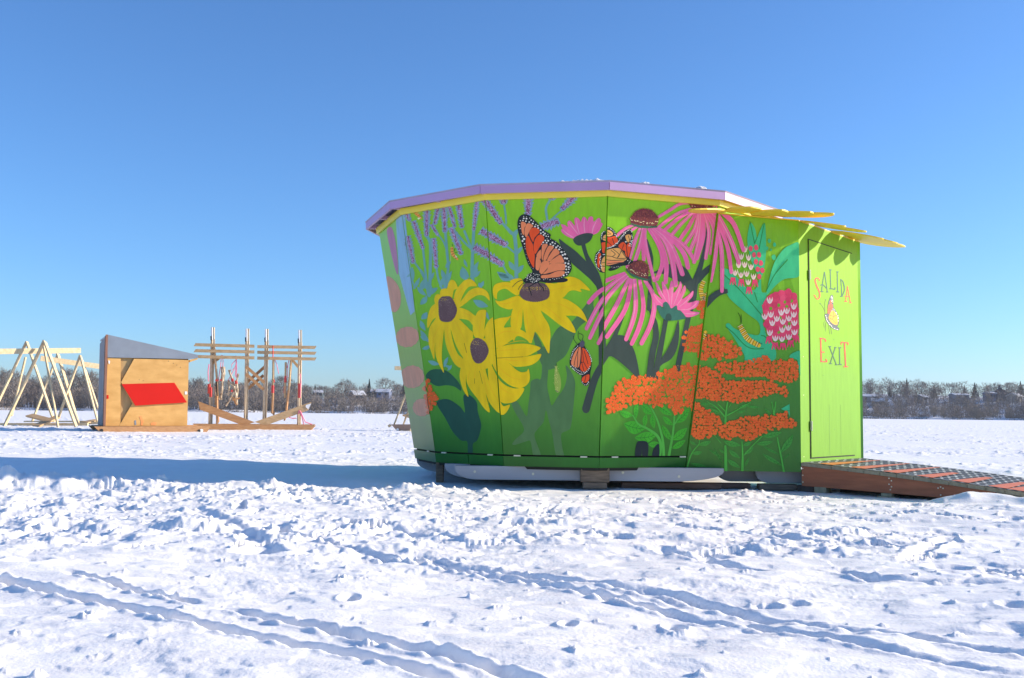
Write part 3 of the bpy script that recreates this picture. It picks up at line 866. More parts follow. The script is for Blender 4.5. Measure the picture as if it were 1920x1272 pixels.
# --- hinges of the drop panels along the gap above the base boards
for px in (831, 919, 968, 1098, 1153, 1275, 803):
    i = 0 if px < 813 else 1 if px < 941 else 2 if px < 1127 else 3
    p = PANELS[i]; x0, x1 = p.px[3][0], p.px[2][0]
    u = (px - x0) / (x1 - x0)
    q = p.uv(u, 1.0, 0.004); q.z = Z_GAP - 0.001
    dx = (p.c[2] - p.c[3]).normalized()
    m = MB(); m.box(q, dx * .03, p.n * .005, Vector((0, 0, .0055)), HINGE); m.build("hinge", hut)

# --- sledge runners under the hut
def runner(x0, x1, y, z0, z1, th, tip_l, tip_r, mat=RUNNER):
    pts = []
    h = z1 - z0
    pts.append((x0, z1))
    if tip_l:
        for k in range(1, 9):
            a = math.pi / 2 * k / 8
            pts.append((x0 + tip_l * (1 - math.cos(a)), z1 - 0.02 - (h - 0.02) * math.sin(a)))
    else: pts.append((x0, z0))
    if tip_r:
        for k in range(9):
            a = math.pi / 2 * (1 - k / 8)
            pts.append((x1 - tip_r * (1 - math.cos(a)), z1 - 0.03 - (h - 0.03) * math.sin(a)))
    else: pts.append((x1, z0))
    pts.append((x1, z1))
    m = MB()
    m.prism([(x, y, z) for x, z in pts], (0, th, 0), mat)
    return m
def add_runner(*a, bolts=()):
    m = runner(*a)
    ru = m.build("runner", hut, bevel=0.004)
    for bx, bz in bolts:
        b = MB(); b.tube([(bx, a[2] - .006, bz), (bx, a[2] + .01, bz)], .012, HINGE, 8); b.build("bolt", ru)
add_runner(-0.50, 1.90, 9.10, 0.055, 0.176, 0.09, .20, .45, bolts=[(-.32, .125), (.2, .11), (1.0, .13), (1.5, .1)])
add_runner(-0.61, 1.92, 9.42, 0.05, 0.176, 0.09, .22, .4)
add_runner(-0.97, 2.2, 10.5, 0.035, 0.176, 0.09, .26, .3, bolts=[(-.80, .125)])
add_runner(-0.97, 2.2, 11.5, 0.035, 0.176, 0.09, .26, .3)
add_runner(1.93, 2.9, 9.50, 0.035, 0.15, 0.09, .12, 0)
add_runner(2.24, 2.75, 9.33, 0.035, 0.148, 0.09, .12, 0)
BROWNB = mat_wood("brown_beam", (0.09, 0.045, 0.025), (0.16, 0.085, 0.05), 4, (2, 14, 14))
for x in (-.1, .8, 1.75):
    m = MB(); m.box((x, 10.5, .16), (.045, 0, 0), (0, 1.3, 0), (0, 0, .035), BROWNB); m.build("cross_beam", hut)

# --- blocks the hut is propped on
def block(label, parts, mat=WEATHERED):
    m = MB()
    c0 = parts[0][0]
    t = Vector((c0[0], c0[1], 0))
    for c, hx, hy, hz in parts: m.box(c, (hx, 0, 0), (0, hy, 0), (0, 0, hz), mat)
    o = m.build("wood_block", None, bevel=0.006)
    return tag(o, label, "block", "wood blocks propping the hut and ramp")
block("square brown wood block with a bolt hole under the hut corner seam", [((.745, 9.05, .113), .128, .045, .066), ((.745, 9.06, .02), .105, .06, .027)])
block("short upright timber post propping the left front of the hut", [((-.675, 9.75, .085), .036, .045, .1)])
block("low dark plank block under the right end of the long white runner", [((1.45, 9.25, .012), .45, .06, .026)], BROWNB)
block("dark plank block between the two short runners", [((2.02, 9.32, .012), .16, .05, .022)], BROWNB)
block("plank block under the rightmost short runner, beside the ramp", [((2.42, 9.28, .006), .17, .06, .026)])
#@@HUT_END
#@@MURAL@@
# ================================================================== MURAL (flat paint layers on the wall panels)
FR = {'1': (680, 330, .22013), '2': (940, 330, .22013), '6': (960, 600, .25157), 'Y': (790, 530, .2122), 'B': (960, 410, .12579), 'C': (1080, 380, .18868), 'D': (1090, 540, .18868),
      'M': (1340, 410, .18868), 'O': (1260, 560, .16513), 'Q': (1130, 690, .14154), 'S': (1280, 720, .13364),
      'T': (1500, 480, .17291), 'V': (750, 370, .16509), 'U': (900, 370, .16509), 'X': (780, 680, .19271), 'W': (1090, 370, .19658)}
FRONTS = [PANELS[0], PANELS[1], PANELS[2], PANELS[3], PANELS['porch']]
DOORS = [DoorPaint]
def pts_of(fr, s):
    ox, oy, k = FR[fr]
    if isinstance(s, str):
        s = [tuple(map(float, w.split(','))) for w in s.split()]
    return [(ox + x * k, oy + y * k) for x, y in s]
def smooth_poly(p, n=4):
    out = []; N = len(p)
    for i in range(N):
        a, b, c, d = p[i - 1], p[i], p[(i + 1) % N], p[(i + 2) % N]
        for k in range(n):
            t = k / n
            out.append(tuple(0.5 * (2 * b[j] + (c[j] - a[j]) * t + (2 * a[j] - 5 * b[j] + 4 * c[j] - d[j]) * t * t + (3 * b[j] - a[j] - 3 * c[j] + d[j]) * t ** 3) for j in (0, 1)))
    return out
def smooth_line(p, n=6):
    out = []; N = len(p)
    for i in range(N - 1):
        a, b, c, d = p[max(i - 1, 0)], p[i], p[i + 1], p[min(i + 2, N - 1)]
        for k in range(n):
            t = k / n
            out.append(tuple(0.5 * (2 * b[j] + (c[j] - a[j]) * t + (2 * a[j] - 5 * b[j] + 4 * c[j] - d[j]) * t * t + (3 * b[j] - a[j] - 3 * c[j] + d[j]) * t ** 3) for j in (0, 1)))
    out.append(p[-1]); return out
def clip(poly, quad):
    area = sum(quad[i][0] * quad[(i + 1) % 4][1] - quad[(i + 1) % 4][0] * quad[i][1] for i in range(4))
    sg = 1 if area > 0 else -1
    for i in range(4):
        (ax, ay), (bx, by) = quad[i], quad[(i + 1) % 4]
        def ins(p): return sg * ((bx - ax) * (p[1] - ay) - (by - ay) * (p[0] - ax)) >= 0
        out = []
        for j in range(len(poly)):
            p, q = poly[j - 1], poly[j]
            ip, iq = ins(p), ins(q)
            if ip != iq:
                d1 = (bx - ax) * (p[1] - ay) - (by - ay) * (p[0] - ax)
                d2 = (bx - ax) * (q[1] - ay) - (by - ay) * (q[0] - ax)
                t = d1 / (d1 - d2); out.append((p[0] + (q[0] - p[0]) * t, p[1] + (q[1] - p[1]) * t))
            if iq: out.append(q)
        poly = out
        if len(poly) < 3: return []
    return poly
LAYER = [0]
SHAPE = [0]
def lay(k=None):
    LAYER[0] = LAYER[0] + 1 if k is None else k
def fill_px(poly, rgb, targets=None):
    mat = P(rgb); SHAPE[0] += 1; off = 0.0010 + 0.00025 * LAYER[0] + 0.000011 * (SHAPE[0] % 21)   # every coat its own height
    for pn in targets or FRONTS:
        c = clip(poly, pn.px)
        if len(c) < 3: continue
        o2 = off if pn is not PANELS['porch'] else 0.003 + 2.6 * off      # the porch wall is slightly warped
        vs = [Vector(pn.from_photo(x, y, o2)) for x, y in c]
        if len(c) == 3: tri = [(0, 1, 2)]
        elif len(c) == 4 and False: tri = [(0, 1, 2, 3)]
        else:
            tri = tessellate_polygon([[Vector((x, y, 0)) for x, y in c]])
        tri = [t for t in tri if len(set(t)) == 3]
        if tri: pn.mb.add(vs, tri, mat)
def poly(fr, s, rgb, sm=True, tg=None):
    p = pts_of(fr, s)
    if sm and len(p) > 3: p = smooth_poly(p)
    fill_px(p, rgb, tg)
def stroke_px(p, w, rgb, tg=None, rnd=True):
    """w: widths along the course, in photograph pixels"""
    if not isinstance(w, (list, tuple)): w = [w, w]
    n = len(p); L, Rr = [], []
    for i in range(n):
        x0, y0 = p[max(i - 1, 0)]; x1, y1 = p[min(i + 1, n - 1)]
        l = math.hypot(x1 - x0, y1 - y0) or 1
        nx, ny = -(y1 - y0) / l, (x1 - x0) / l
        t = i / (n - 1) * (len(w) - 1); k = min(int(t), len(w) - 2); h = (w[k] + (w[k + 1] - w[k]) * (t - k)) / 2
        L.append((p[i][0] + nx * h, p[i][1] + ny * h)); Rr.append((p[i][0] - nx * h, p[i][1] - ny * h))
    cap = []
    if rnd and w[-1] > 0.5:
        (x0, y0), (x1, y1) = p[-2], p[-1]; l = math.hypot(x1 - x0, y1 - y0) or 1; h = w[-1] / 2
        dx, dy = (x1 - x0) / l, (y1 - y0) / l
        cap = [(x1 + dx * h * math.sin(a) - dy * h * math.cos(a), y1 + dy * h * math.sin(a) + dx * h * math.cos(a)) for a in (0.5, 1.05, 1.57, 2.1, 2.64)]
    fill_px(L + cap + Rr[::-1], rgb, tg)
def stroke(fr, s, w, rgb, tg=None, sm=True):
    p = pts_of(fr, s); k = FR[fr][2]
    if sm and len(p) > 2: p = smooth_line(p)
    elif len(p) == 2: p = [(p[0][0] + (p[1][0] - p[0][0]) * t / 3, p[0][1] + (p[1][1] - p[0][1]) * t / 3) for t in range(4)]
    w = [v * k for v in w] if isinstance(w, (list, tuple)) else w * k
    stroke_px(p, w, rgb, tg)
def leaf(fr, x0, y0, x1, y1, w, rgb, line=None, tg=None):
    n = 7
    prof = [0, .55, .9, 1, .85, .5, 0]
    dx, dy = x1 - x0, y1 - y0; l = math.hypot(dx, dy); nx, ny = -dy / l, dx / l
    bend = 0.12 * w
    up = [(x0 + dx * i / 6 + nx * (w / 2 * prof[i] + bend * math.sin(math.pi * i / 6)), y0 + dy * i / 6 + ny * (w / 2 * prof[i] + bend * math.sin(math.pi * i / 6))) for i in range(n)]
    dn = [(x0 + dx * i / 6 - nx * (w / 2 * prof[i] - bend * math.sin(math.pi * i / 6)), y0 + dy * i / 6 - ny * (w / 2 * prof[i] - bend * math.sin(math.pi * i / 6))) for i in range(1, n - 1)]
    p = pts_of(fr, up + dn[::-1]); fill_px(smooth_poly(p, 3), rgb, tg)
    if line:
        lay()
        mid = [(x0 + dx * t + nx * bend * math.sin(math.pi * t), y0 + dy * t + ny * bend * math.sin(math.pi * t)) for t in (0.04, .25, .5, .75, .95)]
        stroke(fr, mid, [l * .022, l * .012], line, tg)
        for t in (.22, .4, .58, .74):
            bx, by = x0 + dx * t + nx * bend, y0 + dy * t + ny * bend
            for sg in (-1, 1):
                stroke(fr, [(bx, by), (bx + dx * .13 + sg * nx * w * .36 * prof[min(6, int(t * 6) + 1)], by + dy * .13 + sg * ny * w * .36 * prof[min(6, int(t * 6) + 1)])], l * .014, line, tg)
        LAYER[0] -= 1
def dot_px(x, y, r, rgb, tg=None, n=7, sx=1.0):
    a0 = random.random() * 6
    fill_px([(x + r * sx * math.cos(a0 + 2 * math.pi * i / n) * random.uniform(.85, 1.1), y + r * math.sin(a0 + 2 * math.pi * i / n) * random.uniform(.85, 1.1)) for i in range(n)], rgb, tg)
def dots(fr, s, rgb, tg=None, scale=1.0):
    ox, oy, k = FR[fr]
    for w in s.split():
        x, y, r = map(float, w.split(','))
        dot_px(ox + x * k, oy + y * k, r * k * scale, rgb, tg)
def dots_along(fr, s, step, r, rgb, jit=0.0, tg=None):
    p = smooth_line(pts_of(fr, s)); k = FR[fr][2]; acc = 0
    for a, b in zip(p[:-1], p[1:]):
        l = math.hypot(b[0] - a[0], b[1] - a[1]); 
        while acc < l:
            t = acc / l
            dot_px(a[0] + (b[0] - a[0]) * t + random.uniform(-jit, jit) * k, a[1] + (b[1] - a[1]) * t + random.uniform(-jit, jit) * k, r * k * random.uniform(.7, 1.2), rgb, tg, 6)
            acc += step * k
        acc -= l
def inside(x, y, q):
    c = False
    for i in range(len(q)):
        (x0, y0), (x1, y1) = q[i - 1], q[i]
        if (y0 > y) != (y1 > y) and x < (x1 - x0) * (y - y0) / (y1 - y0) + x0: c = not c
    return c
def blob_px(x, y, r, rgb, n=10, tg=None, rough=.28):
    a0 = random.random() * 6
    fill_px([(x + r * (1 + rough * (1 if i % 2 else -1) * random.random()) * math.cos(a0 + 2 * math.pi * i / n), y + r * (1 + rough * (1 if i % 2 else -1) * random.random()) * math.sin(a0 + 2 * math.pi * i / n)) for i in range(n)], rgb, tg)
def cluster(fr, s, r, seedv):
    random.seed(seedv)
    q = pts_of(fr, s); k = FR[fr][2]; rp = r * k
    xs = [p[0] for p in q]; ys = [p[1] for p in q]
    cols = [(214, 94, 44), (222, 102, 50), (204, 88, 42)]
    pts = []
    y = min(ys)
    while y < max(ys):
        x = min(xs) + random.random() * rp
        while x < max(xs):
            px, py = x + random.uniform(-.45, .45) * rp, y + random.uniform(-.45, .45) * rp
            if inside(px, py, q): pts.append((px, py))
            x += 1.42 * rp
        y += 1.36 * rp
    base = LAYER[0]
    lay(base)
    for px, py in pts: 
        LAYER[0] = base + random.choice((0, 1, 2)); blob_px(px, py, rp * random.uniform(.7, 1.0), random.choice(cols))
    lay(base + 3)
    for px, py in pts:
        if random.random() < .55: dot_px(px + random.uniform(-.3, .3) * rp, py + random.uniform(-.3, .3) * rp, rp * .17, random.choice([(222, 165, 70), (228, 150, 80), (205, 170, 60)]), n=5)
        if random.random() < .45: dot_px(px + random.uniform(-.7, .7) * rp, py + random.uniform(-.7, .7) * rp, rp * .2, (78, 118, 34), n=5)
        if random.random() < .5: stroke_px([(px, py), (px + random.uniform(-.6, .6) * rp, py + rp * .7)], rp * .12, (176, 70, 38), rnd=False)
    lay(base + 4)

BLUEG, HALO, SPIKE, MAROON = (90, 140, 148), (108, 134, 164), (158, 138, 190), (96, 36, 60)
INK, STEMD, PINK, PINKD, PINKL = (28, 34, 42), (48, 62, 64), (212, 98, 162), (196, 82, 146), (226, 150, 196)
YEL, YELD, CONE = (224, 194, 18), (200, 160, 16), (84, 66, 76)

# ---- shadowy leaves low on the walls
lay(1)
DT, GG = (34, 78, 62), (64, 102, 70)
poly('X', '105,235 170,195 290,205 370,260 430,330 440,385 380,350 300,335 200,340 110,280', DT)
poly('X', '200,490 250,455 330,460 430,520 475,565 462,430 520,420 590,480 600,560 630,660 620,720 590,790 545,820 540,890 495,890 490,800 430,790 350,720 280,610', (30, 70, 64))
poly('Y', '1000,560 1060,650 1100,740 1150,620 1220,520 1330,480 1480,300 1520,290 1520,420 1400,520 1340,640 1280,760 1200,820 1190,860 1080,860 1000,640', GG)
poly('2', '700,1272 740,1210 790,1170 785,1240 760,1290', GG)
poly('X', '1220,-10 1270,-10 1300,60 1290,190 1280,330 1300,420 1325,500 1380,430 1450,340 1475,240 1462,150 1500,180 1550,270 1555,370 1520,660 1480,710 1420,740 1430,850 1445,920 1370,920 1330,740 1290,610 1265,540 1240,640 1180,700 1150,760 1215,920 1140,920 1110,800 1060,800 960,825 925,820 960,780 1040,720 1030,660 960,560 925,480 985,470 1070,590 1090,500 1110,370 1120,290 1180,265 1215,270 1228,170', (64, 102, 70))
# left neighbour panel: blue strip, spindle, and orange roses paled to imitate glare
poly('1', '290,340 355,330 450,1240 420,1272 330,900', (110, 150, 190), False)
poly('1', '232,500 265,470 300,620 325,880 310,890 270,720', (150, 90, 130))
for s in ('235,930 290,950 340,1050 345,1180 300,1240 240,1150', ): poly('1', s, (176, 118, 100))
for x, y, r in ((768, 650, 19), (776, 722, 20), (792, 775, 15)):
    blob_px(x, y, r, (176, 118, 100), 26, rough=.05)
random.seed(5)
# ---- lavender: stems and leaves
lay(2)
for s, w in (('525,500 545,760 560,960 530,1180', 30), ('270,710 290,900 330,1280', 24), ('310,545 355,660 355,1000 345,1290', 36), ('740,490 800,660 840,800 830,1150', 26),
             ('640,500 740,640 830,740', 24), ('850,500 840,760 830,1020 845,1130', 34), ('450,540 510,640 545,760', 18), ('180,890 250,1000 330,1180', 22), ('425,950 450,1100 500,1230', 24), ('150,940 140,1050 180,1200', 16)):
    stroke('V', s, w, BLUEG)
for a in ((150, 940, 165, 1100, 46), (830, 1090, 925, 1010, 46), (715, 950, 800, 1090, 50), (905, 895, 830, 1070, 50), (590, 880, 530, 960, 40), (485, 980, 545, 1130, 50), (600, 1000, 530, 1190, 46),
          (160, 1210, 235, 1070, 44), (205, 1180, 310, 1290, 50), (440, 1200, 330, 1290, 60), (90, 1010, 155, 950, 30), (920, 1210, 965, 1130, 40), (400, 1010, 350, 1130, 40), (300, 1090, 350, 1210, 40),
          (560, 1120, 510, 1240, 44), (700, 1000, 780, 1100, 36), (240, 960, 300, 1080, 34), (740, 860, 780, 960, 30)):
    leaf('V', *a, BLUEG)
stroke('U', '415,1095 415,800 395,560 350,510 262,400', [44, 40, 44, 28], BLUEG)
stroke('U', '310,690 400,770', 22, BLUEG); stroke('U', '265,920 310,1010 380,1085', 22, BLUEG)
stroke('U', '800,90 752,200 765,330', 26, BLUEG); stroke('U', '935,230 870,290 820,345', 18, BLUEG); stroke('U', '270,130 290,260 300,400', 20, BLUEG)
for a in ((195, 1000, 345, 1070, 56), (330, 870, 415, 990, 56), (500, 920, 415, 1030, 56), (430, 470, 390, 590, 50), (490, 690, 410, 800, 44), (395, 1090, 290, 1020, 40), (380, 560, 300, 440, 30)): leaf('U', *a, BLUEG)
for a in ((0, 555, 75, 660, 40), (0, 610, 75, 640, 34), (15, 715, 90, 690, 32), (65, 815, 165, 845, 36), (243, 785, 205, 870, 30), (205, 850, 275, 870, 20), (0, 470, 45, 560, 40), (235, 895, 275, 850, 24), (470, 300, 600, 360, 60), (520, 140, 545, 190, 30), (580, 400, 610, 480, 24),
          (0, 330, 60, 250, 50), (10, 460, 60, 400, 50), (40, 120, 110, 200, 60), (680, 40, 800, 100, 60), (360, 10, 420, 120, 60), (440, 90, 510, 10, 50), (170, 170, 230, 60, 50), (0, 200, 40, 90, 60)): leaf('Y', *a, BLUEG)
# ---- lavender spikes
def spike(fr, x0, y0, x1, y1, w, hal=2.7):
    dx, dy = x1 - x0, y1 - y0; l = math.hypot(dx, dy); ux, uy = dx / l, dy / l; nx, ny = -uy, ux
    n = max(3, int(l / 38))
    lay(3)
    up, dn = [], []
    for i in range(2 * n + 1):
        t = i / (2 * n); h = w * hal / 2 * ((1.15 if i % 2 else .62) * random.uniform(.85, 1.15)) * (0.75 + .25 * math.sin(math.pi * min(1, t + .15)))
        cx, cy = x0 - ux * 10 + ux * (l + 20) * t, y0 - uy * 10 + uy * (l + 20) * t
        sh = -14 if i % 2 else 6
        up.append((cx + nx * h + ux * sh, cy + ny * h + uy * sh)); dn.append((cx - nx * h + ux * sh, cy - ny * h + uy * sh))
    fill_px(pts_of(fr, up + dn[::-1]), HALO)
    lay(4)
    up, dn = [], []
    for i in range(2 * n + 1):
        t = i / (2 * n); h = w / 2 * random.uniform(.8, 1.2) * (.6 + .4 * math.sin(math.pi * min(.92, t + .12)))
        up.append((x0 + dx * t + nx * h, y0 + dy * t + ny * h)); dn.append((x0 + dx * t - nx * h, y0 + dy * t - ny * h))
    fill_px(pts_of(fr, up + dn[::-1]), SPIKE)
    lay(5)
    ox, oy, k = FR[fr]
    for i in range(int(l * w / 70)):
        t, s = random.random(), random.uniform(-.5, .5)
        x, y = x0 + dx * t + nx * w * s, y0 + dy * t + ny * w * s
        a = random.random() * 3.14; q = 7.0
        c = MAROON if random.random() < .75 else (120, 60, 96)
        fill_px(pts_of(fr, [(x + q * math.cos(a), y + q * math.sin(a)), (x + q * .5 * math.cos(a + 1.6), y + q * .5 * math.sin(a + 1.6)), (x - q * math.cos(a), y - q * math.sin(a)), (x - q * .5 * math.cos(a + 1.6), y - q * .5 * math.sin(a + 1.6))]), c)
for a in ((60, 205, 110, 325, 24), (155, 340, 270, 705, 26), (308, 175, 310, 540, 30), (440, 145, 405, 385, 28), (503, 135, 522, 495, 30), (560, 150, 632, 435, 22), (668, 110, 715, 445, 28), (888, 110, 850, 490, 24),
          (965, 90, 1150, 395, 46), (365, 395, 440, 540, 18), (590, 445, 708, 790, 30), (90, 540, 160, 880, 28), (392, 580, 425, 950, 26), (930, 500, 1210, 670, 56), (855, 710, 1168, 912, 56), (1175, 45, 1178, 135, 56)):
    spike('V', *a, 2.9 if a[4] < 40 else 2.1)
for a in ((552, 35, 548, 282, 50), (828, 30, 815, 80, 54), (1095, 25, 935, 215, 46), (700, 445, 890, 372, 62)): spike('U', *a, 2.3)
# bees
lay(6)
def bee(fr, s, w):
    stroke(fr, s, [w * .7, w, w * .5], (196, 134, 66)); lay()
    p = smooth_line(pts_of(fr, s)); k = FR[fr][2]
    for i in range(2, len(p) - 1, 2):
        (x0, y0), (x1, y1) = p[i - 1], p[i + 1]; l = math.hypot(x1 - x0, y1 - y0); nx, ny = -(y1 - y0) / l, (x1 - x0) / l
        stroke_px([(p[i][0] - nx * w * k * .42, p[i][1] - ny * w * k * .42), p[i], (p[i][0] + nx * w * k * .42, p[i][1] + ny * w * k * .42)], .9, (96, 48, 40), rnd=False)
    LAYER[0] -= 1
bee('V', '158,198 195,245 240,305', 44); bee('V', '600,700 612,790 668,860', 40)
lay(7)
poly('V', '200,300 240,290 215,325', (190, 200, 170)); poly('V', '640,800 665,830 650,840', (205, 205, 195)); stroke('V', '590,780 588,880', 8, (140, 170, 110)); poly('V', '190,240 270,180 230,235', (130, 170, 90))
stroke('V', '610,690 605,660', 5, INK); stroke('V', '630,750 640,715', 6, INK); stroke('V', '640,770 660,775', 6, INK)

# ---- yellow flowers
F1 = ['125,290 135,250 160,238 190,260 180,330 140,335', '175,240 185,200 215,186 245,195 265,240 260,290 200,280', '240,190 255,130 280,108 310,125 334,185 300,205 288,260 275,295 245,260',
      '300,330 305,240 335,180 390,120 430,105 470,120 502,172 440,175 400,215 370,275 340,350', '330,350 390,270 440,210 510,185 570,205 605,245 615,308 570,265 510,258 450,290 400,330 350,362',
      '320,370 365,368 430,395 490,440 530,430 480,528 430,480 370,465 325,455', '160,320 110,340 80,390 62,470 62,530 75,532 110,470 162,425', '170,420 120,480 85,530 72,600 75,680 95,740 122,805 128,700 150,620 205,540 215,480',
      '205,520 170,570 140,640 130,720 140,790 165,850 205,912 190,820 190,740 200,640 212,540', '215,490 213,580 225,680 255,760 300,840 350,875 382,858 372,800 330,760 295,680 275,590 265,530 250,480',
      '260,480 290,620 330,720 388,800 440,760 467,600 440,560 380,500 330,460']
F3 = ['875,200 830,140 760,118 690,125 645,150 632,200 645,255 668,272 672,220 700,190 750,180 800,215 850,240', '790,120 800,98 840,85 890,90 905,160 860,200', '870,245 820,250 740,280 690,292 653,284 680,325 720,350 790,365 850,330 900,300',
      '850,310 810,360 792,430 790,500 810,545 850,562 885,520 895,440 900,360 905,300', '903,300 905,420 915,510 935,590 970,652 1003,570 1010,480 990,380 960,300',
      '940,290 1000,300 1040,340 1080,420 1130,500 1145,580 1140,660 1130,742 1080,660 1030,580 990,540 950,480 930,400', '1020,310 1130,280 1180,330 1260,400 1320,460 1365,540 1362,570 1290,540 1200,480 1110,410 1050,365',
      '1120,280 1250,265 1350,310 1430,380 1472,474 1400,430 1330,420 1285,420 1200,400 1130,340', '1130,230 1100,130 1200,130 1300,70 1390,90 1450,140 1497,197 1415,180 1420,210 1360,195 1310,205 1250,265 1160,270']
F2 = ['470,600 468,500 490,440 520,395 580,390 582,440 570,540 568,620 520,650', '570,600 580,530 620,470 690,440 760,432 792,424 745,490 733,522 800,518 880,540 940,580 982,642 962,657 935,630 880,600 840,600 818,642 805,625 740,670 660,700 600,700',
      '640,720 740,675 860,660 960,665 1057,695 1000,735 930,765 800,775 660,790', '660,780 800,775 920,768 1000,755 1062,747 1040,795 980,835 900,850 820,850 770,820 700,810', '620,780 700,800 770,820 830,870 880,895 930,890 948,868 960,940 940,990 880,1022 800,1010 730,970 680,920 640,860',
      '600,800 640,880 680,950 740,1000 820,1025 907,1024 880,1080 830,1125 760,1143 700,1135 640,1080 600,980', '560,830 590,960 640,1060 690,1130 720,1165 777,1153 750,1205 710,1232 660,1210 600,1140 560,1040 530,940',
      '480,830 540,900 560,1020 580,1110 607,1219 560,1195 500,1120 440,1050 405,980 410,900 425,855', '380,830 425,850 405,930 400,1010 420,1102 380,1060 350,980 345,920 360,860']
lay(8)
for s in F1: poly('Y', s, YEL)
poly('Y', '160,300 330,300 340,450 300,500 190,490', YEL)
lay(9)
for s, w in (('300,300 370,190 440,140', 5), ('350,350 430,250 560,225', 5), ('250,490 240,600 290,780', 5), ('300,470 350,560 420,700', 5), ('190,500 120,620 110,740', 5), ('200,560 165,700 180,840', 4), ('350,400 430,430 500,480', 5), ('150,350 90,420 75,500', 4)): stroke('Y', s, [1.5, w, 1.5], YELD)
lay(10)
for s in F3: poly('Y', s, YEL)
poly('Y', '880,260 1140,250 1120,340 900,350', YEL)
lay(11)
for s in ('900,330 860,400 840,520', '960,320 1000,420 1090,600', '1060,310 1180,400 1330,530', '1140,300 1260,330 1420,430', '1130,200 1250,170 1400,140', '860,280 760,310 690,310', '930,330 940,480 965,600', '840,200 760,150 680,170'): stroke('Y', s, [1.5, 6, 1.5], YELD)
lay(12)
for s in F2: poly('Y', s, YEL)
poly('Y', '440,640 600,640 660,700 660,800 600,880 480,880 380,840 390,700', YEL)
lay(13)
for s in ('600,660 720,560 880,570', '620,720 800,710 1000,700', '640,770 800,800 980,800', '640,820 780,930 900,960', '610,860 700,1020 820,1080', '560,850 620,1040 720,1190', '520,850 570,1000 600,1160', '490,860 475,960 480,1020', '450,870 420,960 440,1040', '520,640 530,520 550,420', '400,680 410,760 405,800', '660,690 840,640 930,640'): stroke('Y', s, [1.5, 6, 1.5], YELD)
for s in ('388,670 408,750', '478,960 474,1000', '660,780 900,770', '520,900 545,1000'): stroke('Y', s, 4, (112, 96, 22))
# cones
lay(14)
C1S = '165,300 190,268 215,262 260,262 290,290 318,350 325,390 310,440 275,480 230,488 185,475 168,430 165,360'
C2S = '445,690 465,650 495,632 535,640 575,670 600,720 598,760 570,810 530,838 490,835 462,800 445,740'
C3S = '880,190 910,140 960,115 1080,130 1120,165 1138,210 1125,260 1080,285 1010,298 930,285 890,260 872,225'
for s in (C1S, C2S, C3S): poly('Y', s, CONE)
random.seed(9)
for s, hi in ((C1S, 330), (C2S, 705), (C3S, 205)):
    q = smooth_poly(pts_of('Y', s)); xs = [a[0] for a in q]; ys = [a[1] for a in q]
    lay(14)
    for a in q[::1]:
        cx, cy = sum(xs) / len(xs), sum(ys) / len(ys); dx, dy = a[0] - cx, a[1] - cy; l = math.hypot(dx, dy)
        blob_px(a[0], a[1], .8, (70, 54, 62), 5)
    lay(15)
    for k in range(420):
        x, y = random.uniform(min(xs), max(xs)), random.uniform(min(ys), max(ys))
        yf = (y - min(ys)) / (max(ys) - min(ys))
        if not inside(x, y, q): continue
        if random.random() < max(0.08, 1 - yf * 1.6): dot_px(x, y, .42, random.choice([(150, 138, 140), (124, 106, 112), (128, 110, 112)]), n=4)
        else: dot_px(x, y, .5, (66, 50, 60), n=4)
lay(16)
random.seed(10)
for k in range(70): dot_px(790 + random.uniform(890, 1120) * .2122, 530 + (random.gauss(178, 9)) * .2122, .6, (206, 176, 46), n=4)
for k in range(24): dot_px(790 + random.uniform(185, 240) * .2122, 530 + random.uniform(278, 300) * .2122, .45, (190, 165, 60), n=4)
for k in range(30): dot_px(790 + random.uniform(455, 520) * .2122, 530 + random.uniform(655, 690) * .2122, .45, (190, 165, 60), n=4)
# small orange flower cut by the left edge
cluster('Y', '15,955 75,960 110,1030 150,1100 125,1160 95,1205 60,1200', 20, 31)
# chrysalis
lay(6); poly('X', '1370,138 1385,190 1410,250 1418,320 1405,375 1380,388 1358,350 1350,270 1355,200', (122, 150, 72))
lay(7)
random.seed(3)
for k in range(90):
    y = random.uniform(150, 370); x = 1372 + (y - 140) * .05 + random.gauss(-6, 12)
    dot_px(780 + x * .19271, 680 + y * .19271, .55, random.choice([(196, 200, 130), (172, 184, 110), (150, 150, 110)]), n=4)
stroke('X', '1370,130 1370,150', 6, INK); stroke('X', '1362,370 1390,382', 6, (96, 90, 92))

# ---- dark coneflower stems and leaves
lay(8)
poly('B', '708,465 800,540 960,670 1115,830 1200,900 1280,1010 1320,1180 1300,1260 1180,1120 1050,1000 880,840 790,700 725,560', STEMD)
stroke('B', '1068,560 1110,720 1170,860 1260,1050 1330,1272', [62, 60, 80, 110, 90], STEMD)
stroke('D', '150,60 190,170 200,300 205,480 210,700 215,900', [46, 44, 36, 44, 56, 60], STEMD)
stroke('D', '475,250 430,420 330,690 250,850 150,1010 60,1280', [26, 34, 40, 70, 70, 80], STEMD)
poly('D', '300,720 330,690 420,695 480,760 530,870 565,1045 540,1062 430,970 290,880 220,920', STEMD)
stroke('D', '655,130 690,230 660,330 665,420 715,560 725,700 690,850 660,1060', [40, 34, 26, 20, 50, 60, 62, 60], STEMD)
stroke('D', '825,530 800,660 770,800 715,1060', [46, 44, 52, 60], STEMD)
poly('D', '945,535 955,650 930,800 870,900 770,960 720,1060 690,1050 745,940 830,820 900,680', STEMD)
stroke('W', '1218,370 1200,560 1140,820 1080,1000 1055,1150 1040,1230', [8, 30, 46, 64, 66, 60], STEMD)
stroke('D', '1105,330 1050,500 1000,700 930,990', [46, 48, 50, 52], STEMD)
stroke('W', '1400,765 1300,790 1190,880 1090,990', [30, 50, 60, 70], STEMD)
